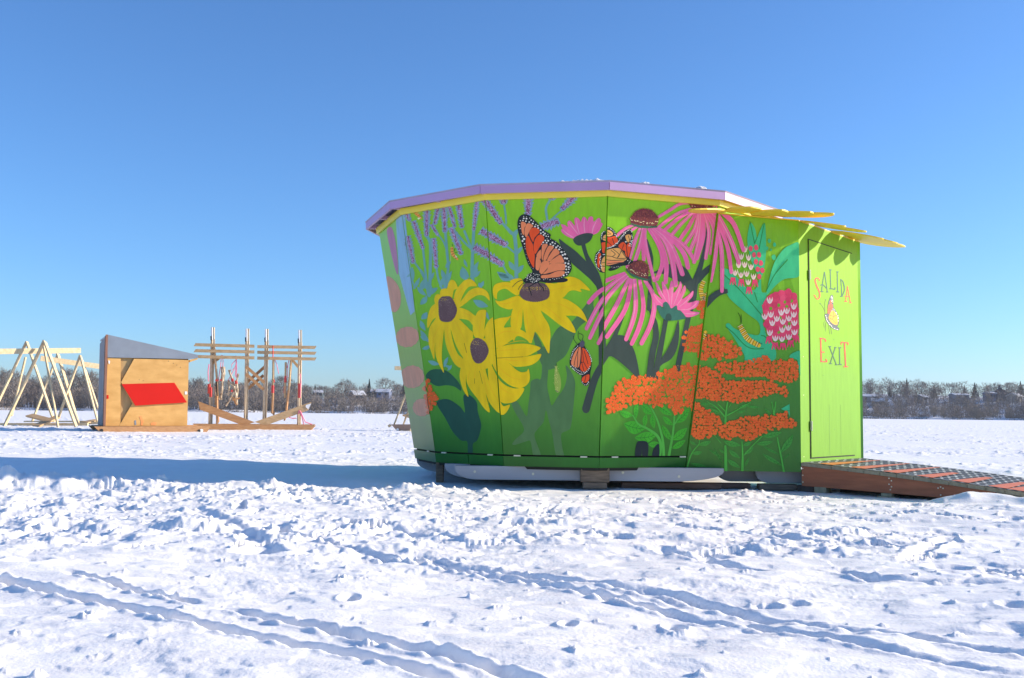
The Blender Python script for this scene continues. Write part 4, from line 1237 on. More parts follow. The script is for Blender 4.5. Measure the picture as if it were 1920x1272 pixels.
poly('W', '675,918 730,880 830,820 905,812 960,830 1010,880 1060,980 1100,1000 1070,1120 1030,1100 940,1010 840,960 760,920', STEMD)
stroke('W', '625,545 640,660 660,760 665,900', [4, 50, 44, 20], STEMD); stroke('W', '640,950 645,1080 630,1280', [34, 36, 34], STEMD)
poly('Q', '420,1175 440,1050 500,1030 580,1050 582,1175 515,1178 508,1110 495,1178', (26, 38, 48)); poly('Q', '640,1175 660,1100 720,1060 725,1175', (26, 38, 48))
# pink bud flower
lay(9)
poly('B', '920,462 830,425 760,370 733,312 758,302 735,222 800,240 838,268 830,200 855,160 890,180 940,245 935,150 955,108 1000,130 1032,185 1042,150 1070,95 1115,130 1128,172 1150,110 1190,90 1215,120 1222,182 1272,135 1300,118 1330,150 1330,190 1357,222 1330,290 1290,360 1210,400 1000,440', PINK)
lay(10)
for s in ('760,310 830,380 930,450', '800,250 880,320 970,400', '850,180 900,260 990,390', '960,130 980,260 1010,380', '1090,110 1080,240 1095,370', '1195,110 1150,240 1140,370', '1280,140 1220,270 1200,380', '1340,230 1280,320 1215,395'): stroke('B', s, [4, 16, 8], PINKL if random.random() < .7 else PINKD)
lay(11); poly('B', '918,475 960,425 1050,385 1130,370 1210,385 1205,430 1170,500 1110,545 1030,575 980,570 935,530', STEMD)
# top right coneflower (partly under the eave)
def cpetals(fr, lst):
    for s, w in lst:
        lay(11); stroke(fr, s, [w * .75, w, w * 1.05, w * .9], PINK)
        p = [tuple(map(float, q.split(','))) for q in s.split()]
        lay(12); sh = w * random.uniform(-.25, .25)
        stroke(fr, [(x + sh, y) for x, y in p], [w * .12, w * .22, w * .10], random.choice([PINKL, PINKD, (222, 128, 184), (204, 92, 168)]))
        LAYER[0] = 12
cpetals('W', [('1075,95 960,112 860,190 735,285', 34), ('1080,160 920,240 740,405', 36), ('1090,180 950,280 800,435', 38), ('1100,200 960,360 865,495', 36), ('1120,210 1040,380 930,565', 38), ('1140,210 1100,400 990,595', 38), ('1150,210 1120,450 1040,665', 40),
              ('1170,215 1140,500 1075,790', 40), ('1180,215 1180,480 1105,750', 38), ('1200,215 1235,450 1190,745', 36), ('1215,215 1285,420 1240,690', 34), ('1230,210 1330,450 1345,765', 38), ('1240,205 1380,420 1430,620', 36), ('1260,200 1410,380 1500,545', 40), ('1270,190 1440,280 1540,455', 38), ('1290,130 1330,95 1335,150', 30)])
def spiky_cone(fr, s, base, seedv, cream):
    random.seed(seedv)
    q = smooth_poly(pts_of(fr, s)); xs = [a[0] for a in q]; ys = [a[1] for a in q]; cx, cy = sum(xs) / len(xs), sum(ys) / len(ys)
    lay(16); fill_px(q, (96, 46, 54))
    k = FR[fr][2]
    for i in range(0, len(q)):
        a = q[i]
        if a[1] > cy + 6: continue
        dx, dy = a[0] - cx, a[1] - cy; l = math.hypot(dx, dy) or 1
        stroke_px([(a[0] - dx / l, a[1] - dy / l), (a[0] + dx / l * 2.6, a[1] + dy / l * 2.6)], [1.2, .5], random.choice([(110, 50, 50), (140, 60, 40), (84, 38, 46)]), rnd=False)
    lay(17)
    for i in range(170):
        x, y = random.uniform(min(xs), max(xs)), random.uniform(min(ys), max(ys))
        if inside(x, y, q):
            dx, dy = x - cx, y - max(ys); l = math.hypot(dx, dy) or 1
            stroke_px([(x, y), (x + dx / l * 3.2, y + dy / l * 3.2)], .7, random.choice([(126, 62, 62), (146, 80, 76), (70, 32, 42), (120, 66, 40)]), rnd=False)
    if base: stroke(fr, base[0], base[1], (46, 92, 74))
    lay(18)
    for c in cream: dots_along(fr, c, 25, 5.5, (206, 194, 160), 11)
spiky_cone('W', '1058,72 1290,72 1285,130 1240,185 1110,185 1070,140', ('1090,185 1150,205 1215,190', [16, 30, 14]), 21, ['1075,85 1085,130 1120,150', '1150,170 1220,150 1275,95'])
cpetals('W', [('500,385 420,430 330,520', 34), ('540,400 450,470 400,540', 30), ('560,420 510,560 465,720 430,860', 36), ('590,420 560,600 505,790', 38), ('610,420 590,600 590,775', 40), ('600,430 615,640 685,995', 34), ('640,420 740,620 770,800 712,980', 42), ('660,420 760,600 805,800 795,1010', 44), ('680,420 800,560 865,780 890,1035', 50),
              ('700,420 830,560 905,740 958,920', 50), ('710,410 880,560 980,700 1015,850', 46), ('720,400 900,530 1010,640 1080,775', 42), ('700,430 790,520 870,640', 60), ('660,430 720,540 760,640', 60)])
spiky_cone('W', '465,330 475,290 510,230 560,195 610,185 670,200 715,245 740,300 735,360 700,395 600,400 520,390 470,365', ('470,372 560,402 720,400', [20, 26, 20]), 22, ['468,305 500,330 560,345 640,350 740,325', '480,330 560,352 660,362 735,345'])
cpetals('D', [('430,60 200,170 80,290', 42), ('440,70 220,260 60,545', 42), ('450,90 250,330 95,635', 42), ('470,110 340,400 180,685', 42), ('490,120 430,430 250,705', 44), ('520,120 525,450 435,725', 44), ('570,130 605,400 565,600 490,765', 44), ('620,130 712,320 682,560 585,760', 46)])
spiky_cone('C', '520,830 545,800 590,775 630,770 680,790 710,840 708,940 690,975 600,955 540,915 500,880', ('492,866 560,935 695,978', [18, 26, 22]), 23, ['510,845 560,890 620,905 705,915', '530,870 600,915 700,935'])
# pink half-open flower
lay(13)
poly('D', '740,400 700,330 695,255 740,290 790,330 750,260 722,140 745,160 800,270 795,240 790,150 815,155 850,230 862,210 885,130 908,180 905,260 950,200 975,135 992,190 970,270 1015,178 1028,230 990,320 1050,280 1100,233 1095,290 1040,360 1152,333 1130,400 1060,440 1157,455 1110,490 1020,502 960,440 900,425 800,405', PINK)
lay(14)
for s in ('700,260 740,330 790,380', '735,160 790,270 850,380', '805,160 850,260 860,370', '890,150 890,270 880,390', '980,150 950,260 900,390', '1022,190 980,320 930,390', '1100,240 1030,340 960,400', '1150,340 1060,420 970,430', '1155,458 1080,470 1010,465'): stroke('D', s, [3, 9, 4], PINKL)
lay(15); poly('D', '735,400 770,392 795,420 800,370 830,353 860,385 880,420 930,388 942,440 970,440 1022,510 960,530 880,540 820,535 770,490', (46, 94, 90)); poly('D', '830,480 860,470 880,500 870,540 820,530', (36, 66, 66))

# ---- teal milkweed on the porch
TEAL, MID = (50, 158, 118), (34, 112, 52)
lay(1)
poly('M', '322,200 335,100 355,65 400,110 418,170 440,130 490,58 506,120 512,260 500,360 470,460 420,430 360,330', TEAL)
poly('M', '860,195 760,205 690,240 620,310 580,380 555,450 530,540 520,610 600,535 700,470 860,430', TEAL)
poly('M', '460,460 470,580 520,600 480,760 500,900 540,1010 600,1060 592,1200 330,1225 300,1150 240,1050 180,960 120,880 150,858 200,900 280,930 440,960 445,850 330,770 200,680 130,610 55,430 120,410 200,450 330,560 410,560', TEAL)
poly('M', '745,1165 790,1120 880,1112 880,1290 835,1250 820,1190', TEAL); poly('S', '1380,100 1500,20 1502,225 1475,150', TEAL, False); poly('M', '835,1190 870,1180 870,1345 845,1330', TEAL)
dots('M', '545,185,18 597,210,18 590,305,22 520,240,16 560,250,10', TEAL)
lay(2)
for s in ('50,425 200,530 330,640 470,780', '515,578 600,440 730,318', '345,58 395,210', '490,58 440,250', '120,890 200,950 300,1050 380,1088 490,1086', '465,962 500,970 530,1002', '395,210 420,165', '430,670 400,590'): stroke('M', s, 8, MID)
stroke('S', '1380,128 1490,128', 8, MID)
lay(3)
BUD, CUP = (192, 62, 100), (206, 190, 200)
poly('M', '480,700 530,620 600,585 680,570 740,560 800,600 830,650 838,800 838,900 820,960 700,1000 560,980 520,920 500,820', (188, 60, 98))
random.seed(12)
lay(4)
for x, y in ((560, 720), (640, 690), (700, 660), (600, 880), (720, 700), (640, 930), (700, 880), (770, 650), (655, 800), (745, 850)): dot_px(1340 + x * .18868, 410 + y * .18868, 3.2, (92, 140, 40), n=6)
for x, y, r in ((505, 705, 34), (610, 608, 34), (668, 592, 34), (738, 580, 34), (795, 610, 34), (600, 690, 30), (660, 670, 30), (520, 860, 34), (610, 900, 34), (820, 730, 30), (822, 880, 28), (740, 640, 28), (680, 630, 28)):
    dot_px(1340 + x * .18868, 410 + y * .18868, r * .18868, random.choice([BUD, (178, 52, 90), (204, 74, 112)]), n=11)
for x, y in ((357, 250), (410, 240), (390, 295), (440, 292), (410, 345), (460, 355), (430, 403), (475, 410), (445, 460)): dot_px(1340 + x * .18868, 410 + y * .18868, 4.2, (186, 66, 92), n=10)
def skirt(x, y, s):
    for a in (-1, 0, 1):
        stroke('M', [(x + a * s * .2, y - s * .5), (x + a * s * .55, y + s * .6)], [s * .45, s * .2], (190, 56, 98))
for x, y in ((185, 500), (268, 510), (345, 570), (402, 510)): skirt(x, y, 50)
for x, y in ((545, 1000), (605, 1055), (680, 1058), (755, 1032), (812, 985)): skirt(x, y, 56)
def cup(x, y, s, c):
    lay(5); poly('M', [(x + a * s, y + b * s) for a, b in ((-.75, -.85), (-.42, -.05), (-.2, -.3), (0, -.7), (.2, -.3), (.42, -.05), (.75, -.85), (.82, -.05), (.45, .65), (0, .85), (-.45, .65), (-.82, -.05))], c, False)
    lay(6); stroke('M', [(x - s * .3, y - s * .25), (x - s * .12, y + s * .25)], s * .12, (196, 120, 140)); stroke('M', [(x + s * .3, y - s * .25), (x + s * .12, y + s * .25)], s * .12, (196, 120, 140))
for x, y in ((297, 255), (262, 310), (335, 315), (238, 375), (297, 370), (360, 385), (205, 435), (262, 450), (318, 440), (387, 460), (335, 505)): cup(x, y, 32, (214, 196, 196))
for x, y in ((550, 650), (500, 790), (560, 770), (620, 805), (575, 845), (665, 750), (720, 735), (790, 695), (790, 765), (740, 800), (680, 830), (795, 840), (735, 885), (675, 905), (795, 925), (550, 935), (605, 985), (670, 990), (740, 970)): cup(x, y, 36, CUP)
# caterpillars
def caterpillar(fr, s, w, n=4):
    lay(7); stroke(fr, s, [w * .8, w, w, w * .8], (204, 164, 44)); lay(8)
    p = smooth_line(pts_of(fr, s), 9); k = FR[fr][2]
    for i in range(1, len(p) - 1):
        (x0, y0), (x1, y1) = p[i - 1], p[i + 1]; l = math.hypot(x1 - x0, y1 - y0); nx, ny = -(y1 - y0) / l, (x1 - x0) / l
        c = (INK, (204, 200, 170), INK, None)[i % 4]
        if c: stroke_px([(p[i][0] - nx * w * k * .52, p[i][1] - ny * w * k * .52), p[i], (p[i][0] + nx * w * k * .52, p[i][1] + ny * w * k * .52)], .75, c, rnd=False)
caterpillar('M', '255,875 290,935 340,1000 440,1055', 52); stroke('M', '265,860 262,810 238,765', 5, (34, 60, 30)); stroke('M', '270,850 268,780', 5, (34, 60, 30)); stroke('M', '430,1030 475,1042', 5, INK)
caterpillar('W', '1165,985 1132,1070 1145,1160 1160,1165 1195,1110', 44); stroke('W', '1205,1110 1220,1200', 5, INK)
# ---- green stems and leaves of the orange flowers
GS, GL, GD = (66, 150, 62), (58, 138, 52), (32, 96, 36)
def greens(fr, stems, leaves, ln=GD, gl=GL):
    lay(2)
    for a in leaves: leaf(fr, *a, gl, ln)
    lay(4)
    for s, w in stems: stroke(fr, s, w, GS)
greens('Q', [('735,1178 745,1060 690,970 560,900 460,860 390,770', [34, 34, 26, 20, 14]), ('785,1178 770,1020 700,820 600,655', [36, 30, 22, 14]), ('850,1178 900,950 920,750', [34, 26, 20]), ('920,860 1000,760', 14)],
       [(280, 860, 545, 905, 130), (420, 1000, 695, 965, 110), (590, 1065, 725, 1050, 60), (220, 735, 385, 772, 70), (440, 635, 430, 805, 60), (560, 755, 540, 895, 60), (500, 655, 640, 755, 80), (640, 755, 660, 905, 70), (700, 655, 890, 765, 70), (770, 780, 900, 865, 60), (760, 870, 890, 1025, 70), (895, 1015, 1080, 900, 90), (930, 845, 1110, 695, 90), (890, 1100, 1060, 1020, 60)], gl=(54, 146, 42))
greens('S', [('30,1165 90,930 150,800 220,700 225,600', [24, 16, 8]), ('585,1200 590,900 590,730', [46, 40, 28]), ('820,1200 830,900 825,650', [40, 26, 12]), ('1412,1220 1370,900 1320,570', [28, 24, 14]), ('850,900 960,740 1110,555', [12, 16, 12]), ('605,390 602,250 632,0', [40, 26, 16]),
             ('590,230 480,80 350,-10', [22, 14, 8]), ('620,212 780,110 960,-10', [22, 14, 8]), ('1282,205 1275,150 1250,-10', [26, 18, 10]), ('1285,170 1305,-10', 18), ('430,530 530,680', 8), ('500,20 600,140', 12), ('650,80 700,0', 8)],
       [(215, 715, 390, 650, 80), (120, 872, 262, 838, 70), (90, 640, 190, 722, 40), (70, 688, 112, 835, 30), (95, 1055, 310, 1112, 60), (570, 645, 805, 722, 100), (840, 722, 960, 655, 60), (1030, 692, 1260, 650, 80), (350, 788, 560, 955, 40), (430, 755, 552, 1085, 28), (640, 798, 792, 955, 70), (620, 978, 792, 1135, 80), (850, 1115, 922, 935, 36), (850, 885, 985, 755, 60),
        (1110, 562, 1385, 485, 90), (1370, 845, 1545, 525, 90), (1120, 728, 1350, 885, 40), (1110, 868, 1385, 1085, 66), (1400, 975, 1500, 855, 22), (335, 105, 525, 165, 90), (780, 82, 960, 15, 50), (890, 58, 1085, 75, 40), (750, 162, 885, 128, 40), (1142, 88, 1262, 205, 30), (508, 788, 575, 865, 40), (240, 15, 400, 30, 40)], gl=(60, 134, 58))
# ---- orange flower heads
lay(6); cluster('O', '280,290 380,250 430,200 520,200 620,230 720,270 790,350 780,420 640,440 540,460 440,450 350,480 265,495', 27, 41)
lay(6); cluster('O', '470,530 620,480 750,490 850,480 980,430 1100,420 1130,470 1250,450 1420,450 1440,580 1420,690 1300,740 1250,700 1120,700 1050,660 950,650 850,670 700,640 560,600', 23, 42)
lay(7); cluster('O', '170,580 280,530 400,540 460,560 560,620 600,690 760,690 900,700 1060,700 1180,740 1280,760 1320,790 1300,880 1270,910 1230,840 1100,870 900,930 720,980 620,960 530,970 440,930 290,930 270,860 250,820 110,820 100,660', 23, 43)
lay(7); cluster('Q', '50,640 100,540 220,390 330,370 560,310 690,350 720,290 860,260 920,240 1000,210 1080,190 1280,205 1360,300 1440,350 1540,430 1590,520 1570,600 1490,690 1400,770 1250,790 1150,730 1100,670 1000,740 900,740 820,660 680,690 480,630 260,700 130,760 60,740', 29, 44)
lay(8); cluster('S', '500,470 540,390 700,280 830,240 1080,200 1180,190 1300,230 1320,150 1480,150 1490,230 1580,240 1590,360 1560,430 1430,410 1370,420 1240,460 1100,520 1070,540 960,620 850,640 780,560 620,620 510,570', 30, 45)

# ---- butterflies
ORA, SAL, TAN, WHT = (226, 82, 42), (214, 126, 92), (206, 152, 92), (222, 224, 232)
random.seed(14)
lay(19)
poly('B', '150,60 200,50 260,70 330,140 400,220 470,310 540,360 585,400 575,450 640,490 700,540 760,620 820,710 870,800 898,920 880,1000 830,1060 770,1085 830,1105 835,1135 770,1158 650,1162 560,1170 480,1160 420,1150 380,1170 260,1170 200,1165 170,1120 230,1070 250,1030 310,990 240,860 180,660 130,480 95,330 85,200 105,110', INK)
lay(20)
for s in ('140,190 180,180 215,215 190,290 180,400 150,340', '200,280 225,215 270,205 320,245 290,290 260,350 220,435 190,380', '450,620 460,560 510,545 540,565 505,640 480,720 460,820 445,730', '545,590 590,575 630,605 570,690 520,800 475,815 490,720', '640,625 690,640 715,700 640,760 570,830 530,805 580,710', '725,725 770,790 780,850 680,855 580,865 570,835 650,770',
          '785,865 800,940 780,970 690,975 600,1000 470,1030 530,960 575,870', '450,1050 560,1035 680,985 785,985 785,1030 720,1070 600,1085 455,1095', '455,840 515,815 565,850 550,910 500,980 450,1030 415,990 430,900', '365,770 400,760 440,840 425,910 400,970 360,940', '370,735 430,640 440,700 430,790'): poly('B', s, SAL)
for s in ('265,380 275,310 330,275 395,295 418,350 380,400 340,450 322,515 290,460', '330,560 345,480 390,410 440,395 487,450 460,530 410,610 355,710 330,640', '212,480 245,410 280,480 318,560 325,640 345,720 340,840 330,930 270,820 220,660'): poly('B', s, ORA)
lay(21)
dots('B', '180,120,14 222,125,15 130,158,9 168,155,12 212,168,13 262,182,12 270,115,8 292,150,12 314,208,15 325,170,9 348,258,15 360,225,10 390,245,13 397,282,14 433,318,15 470,352,14 498,375,14 436,372,13 478,400,14 515,420,11 548,425,10 540,390,7 112,252,9 128,292,8 122,205,6 178,88,7 220,92,5 165,425,14 185,465,18 162,497,16 192,543,12 195,590,6 203,625,6 215,720,5 232,775,5 250,830,5 265,865,4 290,920,4 320,945,5 142,382,6 503,490,14 546,495,15 473,522,14 523,528,14 580,552,13 610,525,15 648,543,12 622,575,13 665,605,16 690,582,13 722,603,12 710,637,15 747,622,6 745,680,17 785,675,8 762,728,16 798,715,18 795,778,17 828,785,16 855,825,9 803,855,15 848,865,16 812,908,15 852,920,16 875,890,7 880,932,6 818,958,13 855,955,11 812,1005,12 846,1000,13 778,1052,15 825,1038,10 750,1078,8 450,552,8 530,465,6 580,470,6 660,510,6 480,1115,7 505,1105,7 540,1105,6 575,1118,8 615,1100,6 640,1112,7 675,1100,7 710,1093,6', WHT)
for k in range(58):
    a, rr_ = random.random() * 6.283, math.sqrt(random.random()); dot_px(960 + (325 + 115 * rr_ * math.cos(a)) * .12579, 410 + (1085 + 78 * rr_ * math.sin(a)) * .12579, .75, WHT, n=6)
for s in ('180,1120 90,1150 10,1230', '185,1160 125,1220 100,1268'): stroke('B', s, 8, INK)
for s in ('1035,120 990,140 948,165', '950,165 965,195 977,238', '1035,120 1055,150 1082,170', '1080,165 1085,200'): stroke('Y', s, 8, INK)
lay(19)
poly('C', '300,380 350,400 390,460 412,520 450,460 500,410 530,402 553,430 557,520 547,620 522,740 562,785 500,822 450,832 390,872 330,890 313,872 340,845 285,834 238,820 203,750 190,690 208,620 256,580 245,480 260,410', INK)
lay(20)
for s in ('278,440 310,420 348,442 358,475 320,498 272,480',): poly('C', s, TAN)
for s in ('262,512 330,507 380,492 408,540 392,580 340,612 272,622 264,560', '228,640 252,630 246,690 236,780 217,735', '412,610 460,558 493,600 485,640 470,660', '500,590 530,568 535,640 508,735 478,680'): poly('C', s, ORA)
for s in ('300,655 400,630 440,650 488,730 480,770 380,810 295,828 258,800 262,705', '482,490 515,467 540,482 533,530 507,560'): poly('C', s, TAN)
poly('C', '296,780 470,780 380,808 295,826', SAL)
lay(21)
for s, w in (('490,745 400,748 350,730', 7), ('400,745 420,705 360,645', 6), ('400,745 430,690 440,655', 6), ('480,762 350,772 262,762', 7), ('350,730 300,725 262,730', 6), ('350,730 380,700 340,660', 6), ('490,740 440,660', 6), ('503,735 492,600', 7), ('300,560 345,602', 6), ('350,515 372,592', 6), ('300,508 300,560 290,620', 6), ('300,440 340,470', 5), ('270,465 330,475', 5), ('480,790 380,800 300,812', 5), ('512,480 528,540', 5), ('470,580 450,640', 5)): stroke('C', s, w, INK)
lay(22)
for s in ('258,470 262,420 290,392 330,400 370,445 400,510', '250,590 215,635 200,700 215,770 250,815', '275,640 330,625 400,580 440,500 490,430 530,410 548,440', '250,660 245,720 262,790', '290,640 360,610 420,545 480,455', '548,470 552,540 540,620'): dots_along('C', s, 17, 6, WHT, 4)
dots('C', '487,555,9 530,575,9 540,545,7 520,600,6 505,770,5 520,790,5 530,775,5 515,805,4', WHT)
stroke('C', '555,782 600,775', 6, INK); stroke('C', '520,810 545,850', 5, INK); stroke('C', '350,860 420,845', 6, (74, 66, 78)); dots_along('C', '350,850 440,838', 14, 4, (150, 150, 160), 5)
lay(19)
poly('6', '525,270 490,285 455,330 435,400 445,440 500,490 525,500 525,545 560,572 592,540 592,490 602,430 592,370 550,300', INK); poly('6', '515,270 530,255 548,270 540,300 510,300', (70, 70, 92))
lay(20)
for s in ('505,305 520,310 515,400 500,445 450,425 455,380 480,330',): poly('6', s, SAL)
for s in ('530,310 570,340 595,400 590,440 545,475 515,450 525,400', '535,512 582,492 582,530 555,550 530,537'): poly('6', s, ORA)
lay(21)
for s in ('505,310 480,380 470,430', '530,320 540,400 525,410', '545,330 575,420', '525,405 545,470', '540,405 570,455', '498,330 495,440', '560,500 550,545'): stroke('6', s, 4, INK)
for s in ('447,440 500,482 540,490 585,455', '443,385 465,330 500,290', '600,400 585,350 555,312', '530,545 560,565 585,540'): dots_along('6', s, 13, 4.2, WHT, 2)
dots_along('6', '455,430 510,470 560,475 596,430', 14, 4, WHT, 2)
for s in ('520,260 500,235 500,190', '530,258 535,220 505,205', '490,280 468,250 465,225'): stroke('6', s, 4, INK)

# ---- lettering and butterfly on the door
lay(3)
GI, OR1, RED = (42, 76, 64), (172, 66, 34), (164, 52, 44)
def letter(strokes, w, c):
    for s in strokes: stroke('T', s, w, c, DOORS)
letter(['208,272 195,246 172,240 160,270 178,330 203,390 203,445 178,465 150,428'], [8, 14, 16, 14, 8], OR1); letter(['142,420 160,432'], 8, OR1)
letter(['258,172 240,280 226,386', '258,172 275,290 287,388', '214,318 240,310 276,348'], 9, GI); letter(['214,384 242,386', '273,390 294,390'], 10, GI)
letter(['319,150 321,260 323,352', '323,352 366,362'], 10, GI); letter(['308,150 330,152', '308,354 330,356', '366,362 369,345'], 11, GI)
letter(['393,172 395,386'], 10, GI); letter(['381,174 404,174', '381,388 408,390'], 11, GI)
letter(['430,250 436,340 438,436'], 9, GI); letter(['424,250 455,285 467,370 440,436', '422,438 448,436'], [7, 11, 11, 8], GI)
letter(['500,326 490,410 479,490', '500,326 515,420 530,505', '466,440 495,436 522,446'], 8, OR1); letter(['464,491 494,493', '517,506 541,506'], 10, OR1)
letter(['213,890 215,1010 217,1136'], 13, RED); letter(['202,885 235,890 260,898 266,918', '217,1034 247,1036', '208,1136 276,1138', '276,1138 268,1112'], 11, RED)
letter(['304,976 376,1170', '366,986 311,1158'], 9, GI); letter(['294,974 320,978', '354,986 377,987', '298,1158 327,1159', '361,1172 390,1172'], 9, GI)
letter(['410,990 412,1168'], 10, GI); letter(['397,990 426,990', '399,1170 429,1170'], 10, GI)
letter(['463,935 469,1060 474,1192'], 13, RED); letter(['427,930 501,938', '428,930 428,952', '500,938 500,958', '452,1194 496,1194'], 11, RED)
for s in ('265,628 246,560 214,514', '264,622 260,520 270,470', '275,690 250,720 255,770', '270,720 265,810', '300,750 310,840', '320,750 330,840'): stroke('T', s, 5, (92, 120, 60), DOORS)
dots('T', '212,513,7 268,473,6', (70, 90, 60), DOORS)
lay(4); poly('T', '330,422 348,440 348,540 372,590 402,650 407,720 390,762 410,780 402,802 360,792 310,757 268,692 257,630 285,618 290,540 305,470', (66, 74, 84), True, DOORS)
lay(5)
poly('T', '298,530 335,522 340,560 312,608 289,622', (206, 80, 36), True, DOORS); poly('T', '312,490 330,480 336,500 315,516', (206, 80, 36), True, DOORS)
poly('T', '320,605 350,593 387,640 397,700 382,745 330,722 298,670', (222, 158, 40), True, DOORS)
lay(6)
for s in ('310,640 350,650 380,640', '310,670 340,690 375,730', '350,650 340,680', '345,600 352,640', '300,570 325,560'): stroke('T', s, 4, (60, 50, 40), DOORS)
random.seed(20)
for c in ('325,435 335,470 325,500', '340,450 343,500', '345,570 375,610 395,660 398,720', '335,590 350,575', '270,640 290,710 350,780 395,790', '280,700 310,740'): dots_along('T', c, 15, 5, (196, 204, 214), 4, DOORS)
# nail heads and specks on the door wall and porch
lay(2)
for x, y in ((1508, 586), (1561, 636), (1561, 657), (1541, 702), (1611, 661), (1561, 802)): dot_px(x, y, .9, (70, 110, 50), DOORS if x < 1600 and x > 1517 else [PANELS['door_wall']], 5)
for x, y in ((1507, 667), (1507, 738), (1507, 852)): dot_px(x, y, .8, (190, 200, 170), [PANELS['door_wall']], 5)

LAB = {0: "leftmost narrow wall panel with painted orange roses", 1: "wall panel with painted lavender and yellow flowers", 2: "wall panel with the largest painted butterfly and pink coneflowers", 3: "wall panel with painted pink coneflowers and orange flowers"}
for i in range(12): PANELS[i].mb.build("wall_panel", hut, LAB.get(i), recalc=False)
PANELS['porch'].mb.build("porch_wall", hut, "porch wall with painted caterpillar and milkweed", recalc=False)
PANELS['porch_back'].mb.build("porch_wall", hut, recalc=False)
PANELS['door_wall'].mb.build("door_frame", hut, recalc=False)
door = DOOR.mb.build("door", hut, "light green door lettered SALIDA and EXIT with a butterfly", recalc=False)
for z in (0.56, 1.95): door_hinge(z).build("hinge", door)
# snow left along the roof edge
for lab, a, b, w in (("thin strip of snow on the lilac roof edge above the big butterfly", (1025, 343), (1140, 341.5), .05), ("small snow patch on the roof edge above the pink coneflower", (1205, 349), (1222, 350), .03), ("small snow lump on the roof edge near its right corner", (1313, 358), (1330, 359.5), .035)):
    i = 2 if a[0] < 1140 else 3
    e0, e1 = eave(i, 2.614, -.018), eave(i + 1, 2.614, -.018)
    def onedge(px):
        best = min((abs(960 + FPX * (q - O).dot(CR) / (q - O).dot(_fw) - px), u) for u in [k / 200 for k in range(201)] for q in [e0.lerp(e1, u)])
        return best[1]
    u0, u1 = onedge(a[0]), onedge(b[0])
    m = MB(); n = 28; rows = []
    inw = Vector((CX - (e0.x + e1.x) / 2, CY - (e0.y + e1.y) / 2, 0)).normalized()
    random.seed(int(a[0]))
    hs = [w * random.uniform(.45, 1.1) * min(1, 5 * k / n, 5 * (n - k) / n) for k in range(n + 1)]
    if i == 2: hs = [h_ * (.35 + .65 * k / n) for k, h_ in enumerate(hs)]
    vs = []
    for k in range(n + 1):
        p = e0.lerp(e1, u0 + (u1 - u0) * k / n)
        for j, (dd, hh) in enumerate(((0, 0), (.015, .7), (.05, 1), (.12, .9), (.2, 0.2))): vs.append(p + inw * dd + Vector((0, 0, hs[k] * hh + dd * .11)))
    m.add(vs, [(k * 5 + j, k * 5 + j + 1, k * 5 + j + 6, k * 5 + j + 5) for k in range(n) for j in range(4)], MATS["snow"])
    tag(m.build("snow_patch", None, smooth=True), lab, "snow", "snow left on the hut roof edge")
#@@MURAL_END
#@@RAMP@@
# ================================================================== ENTRANCE RAMP
RUST = mat_wood("rust_board", lin((142, 80, 48), 1.1), lin((166, 96, 60), 1.1), 3, (1.5, 1.5, 10), 0.6, 0.12)
GREYW = mat_wood("deck_edge_wood", lin((150, 138, 108), 0.8), lin((176, 164, 132), 0.8), 5, (6, 6, 2))
RUBBER = mat_plain("tread_rubber", (0.03, 0.034, 0.036), 0.6, 0.3, 40)
CHALK = mat_plain("tread_stripe", (0.40, 0.41, 0.41), 0.6, 0.5, 9)
ORANGEP = mat_plain("orange_paint", lin((222, 120, 60), 0.9), 0.5, 0.08, 8)
GREENP = mat_plain("green_tip_paint", lin((40, 120, 40), 1.0), 0.5)
ramp = thing("entrance_ramp", "wooden ramp with rust red side boards and orange wedges leading to the green door", "ramp", (C0.x, C0.y, 0))
SL = 0.064
def rp(l, s, z):
    """l along the ramp away from the door, s across it from the near side, z above the ramp's falling line"""
    q = Vector((C0.x, C0.y, 0)) + NRM * (0.005 + l) + T * s
    q.z = z
    return q
RW = DOOR_W - 0.02
def ztop(l): return 0.233 - SL * l - 0.014 * l * l
for s0, nm in ((0.0, 0), (RW - .03, 1)):
    m = MB()
    ls = [0, .4, .8, 1.2, 1.62]
    top = [rp(l, s0, ztop(l) - .031) for l in ls]
    bot = [rp(1.62, s0, ztop(1.62) - .07), rp(1.5, s0, -.02), rp(1.33, s0, -0.012), rp(.66, s0, 0.008), rp(0, s0, 0.026)]
    m.prism(top + bot, T * .03, RUST)
    sb = m.build("side_board", ramp, bevel=0.002)
    if nm == 0:
        for k, (l, z) in enumerate([(.012, .18), (.012, .12), (.012, .06), (.78, .13), (.80, .11), (.78, .08), (.80, .06), (.79, .035), (1.2, .08), (1.22, .07), (1.18, .07), (1.2, .015)]):
            b = MB(); q = rp(l, s0, z); b.tube([q - T * .004, q + T * .004], .006, HINGE, 6); b.build("screw", sb)
nb = 13
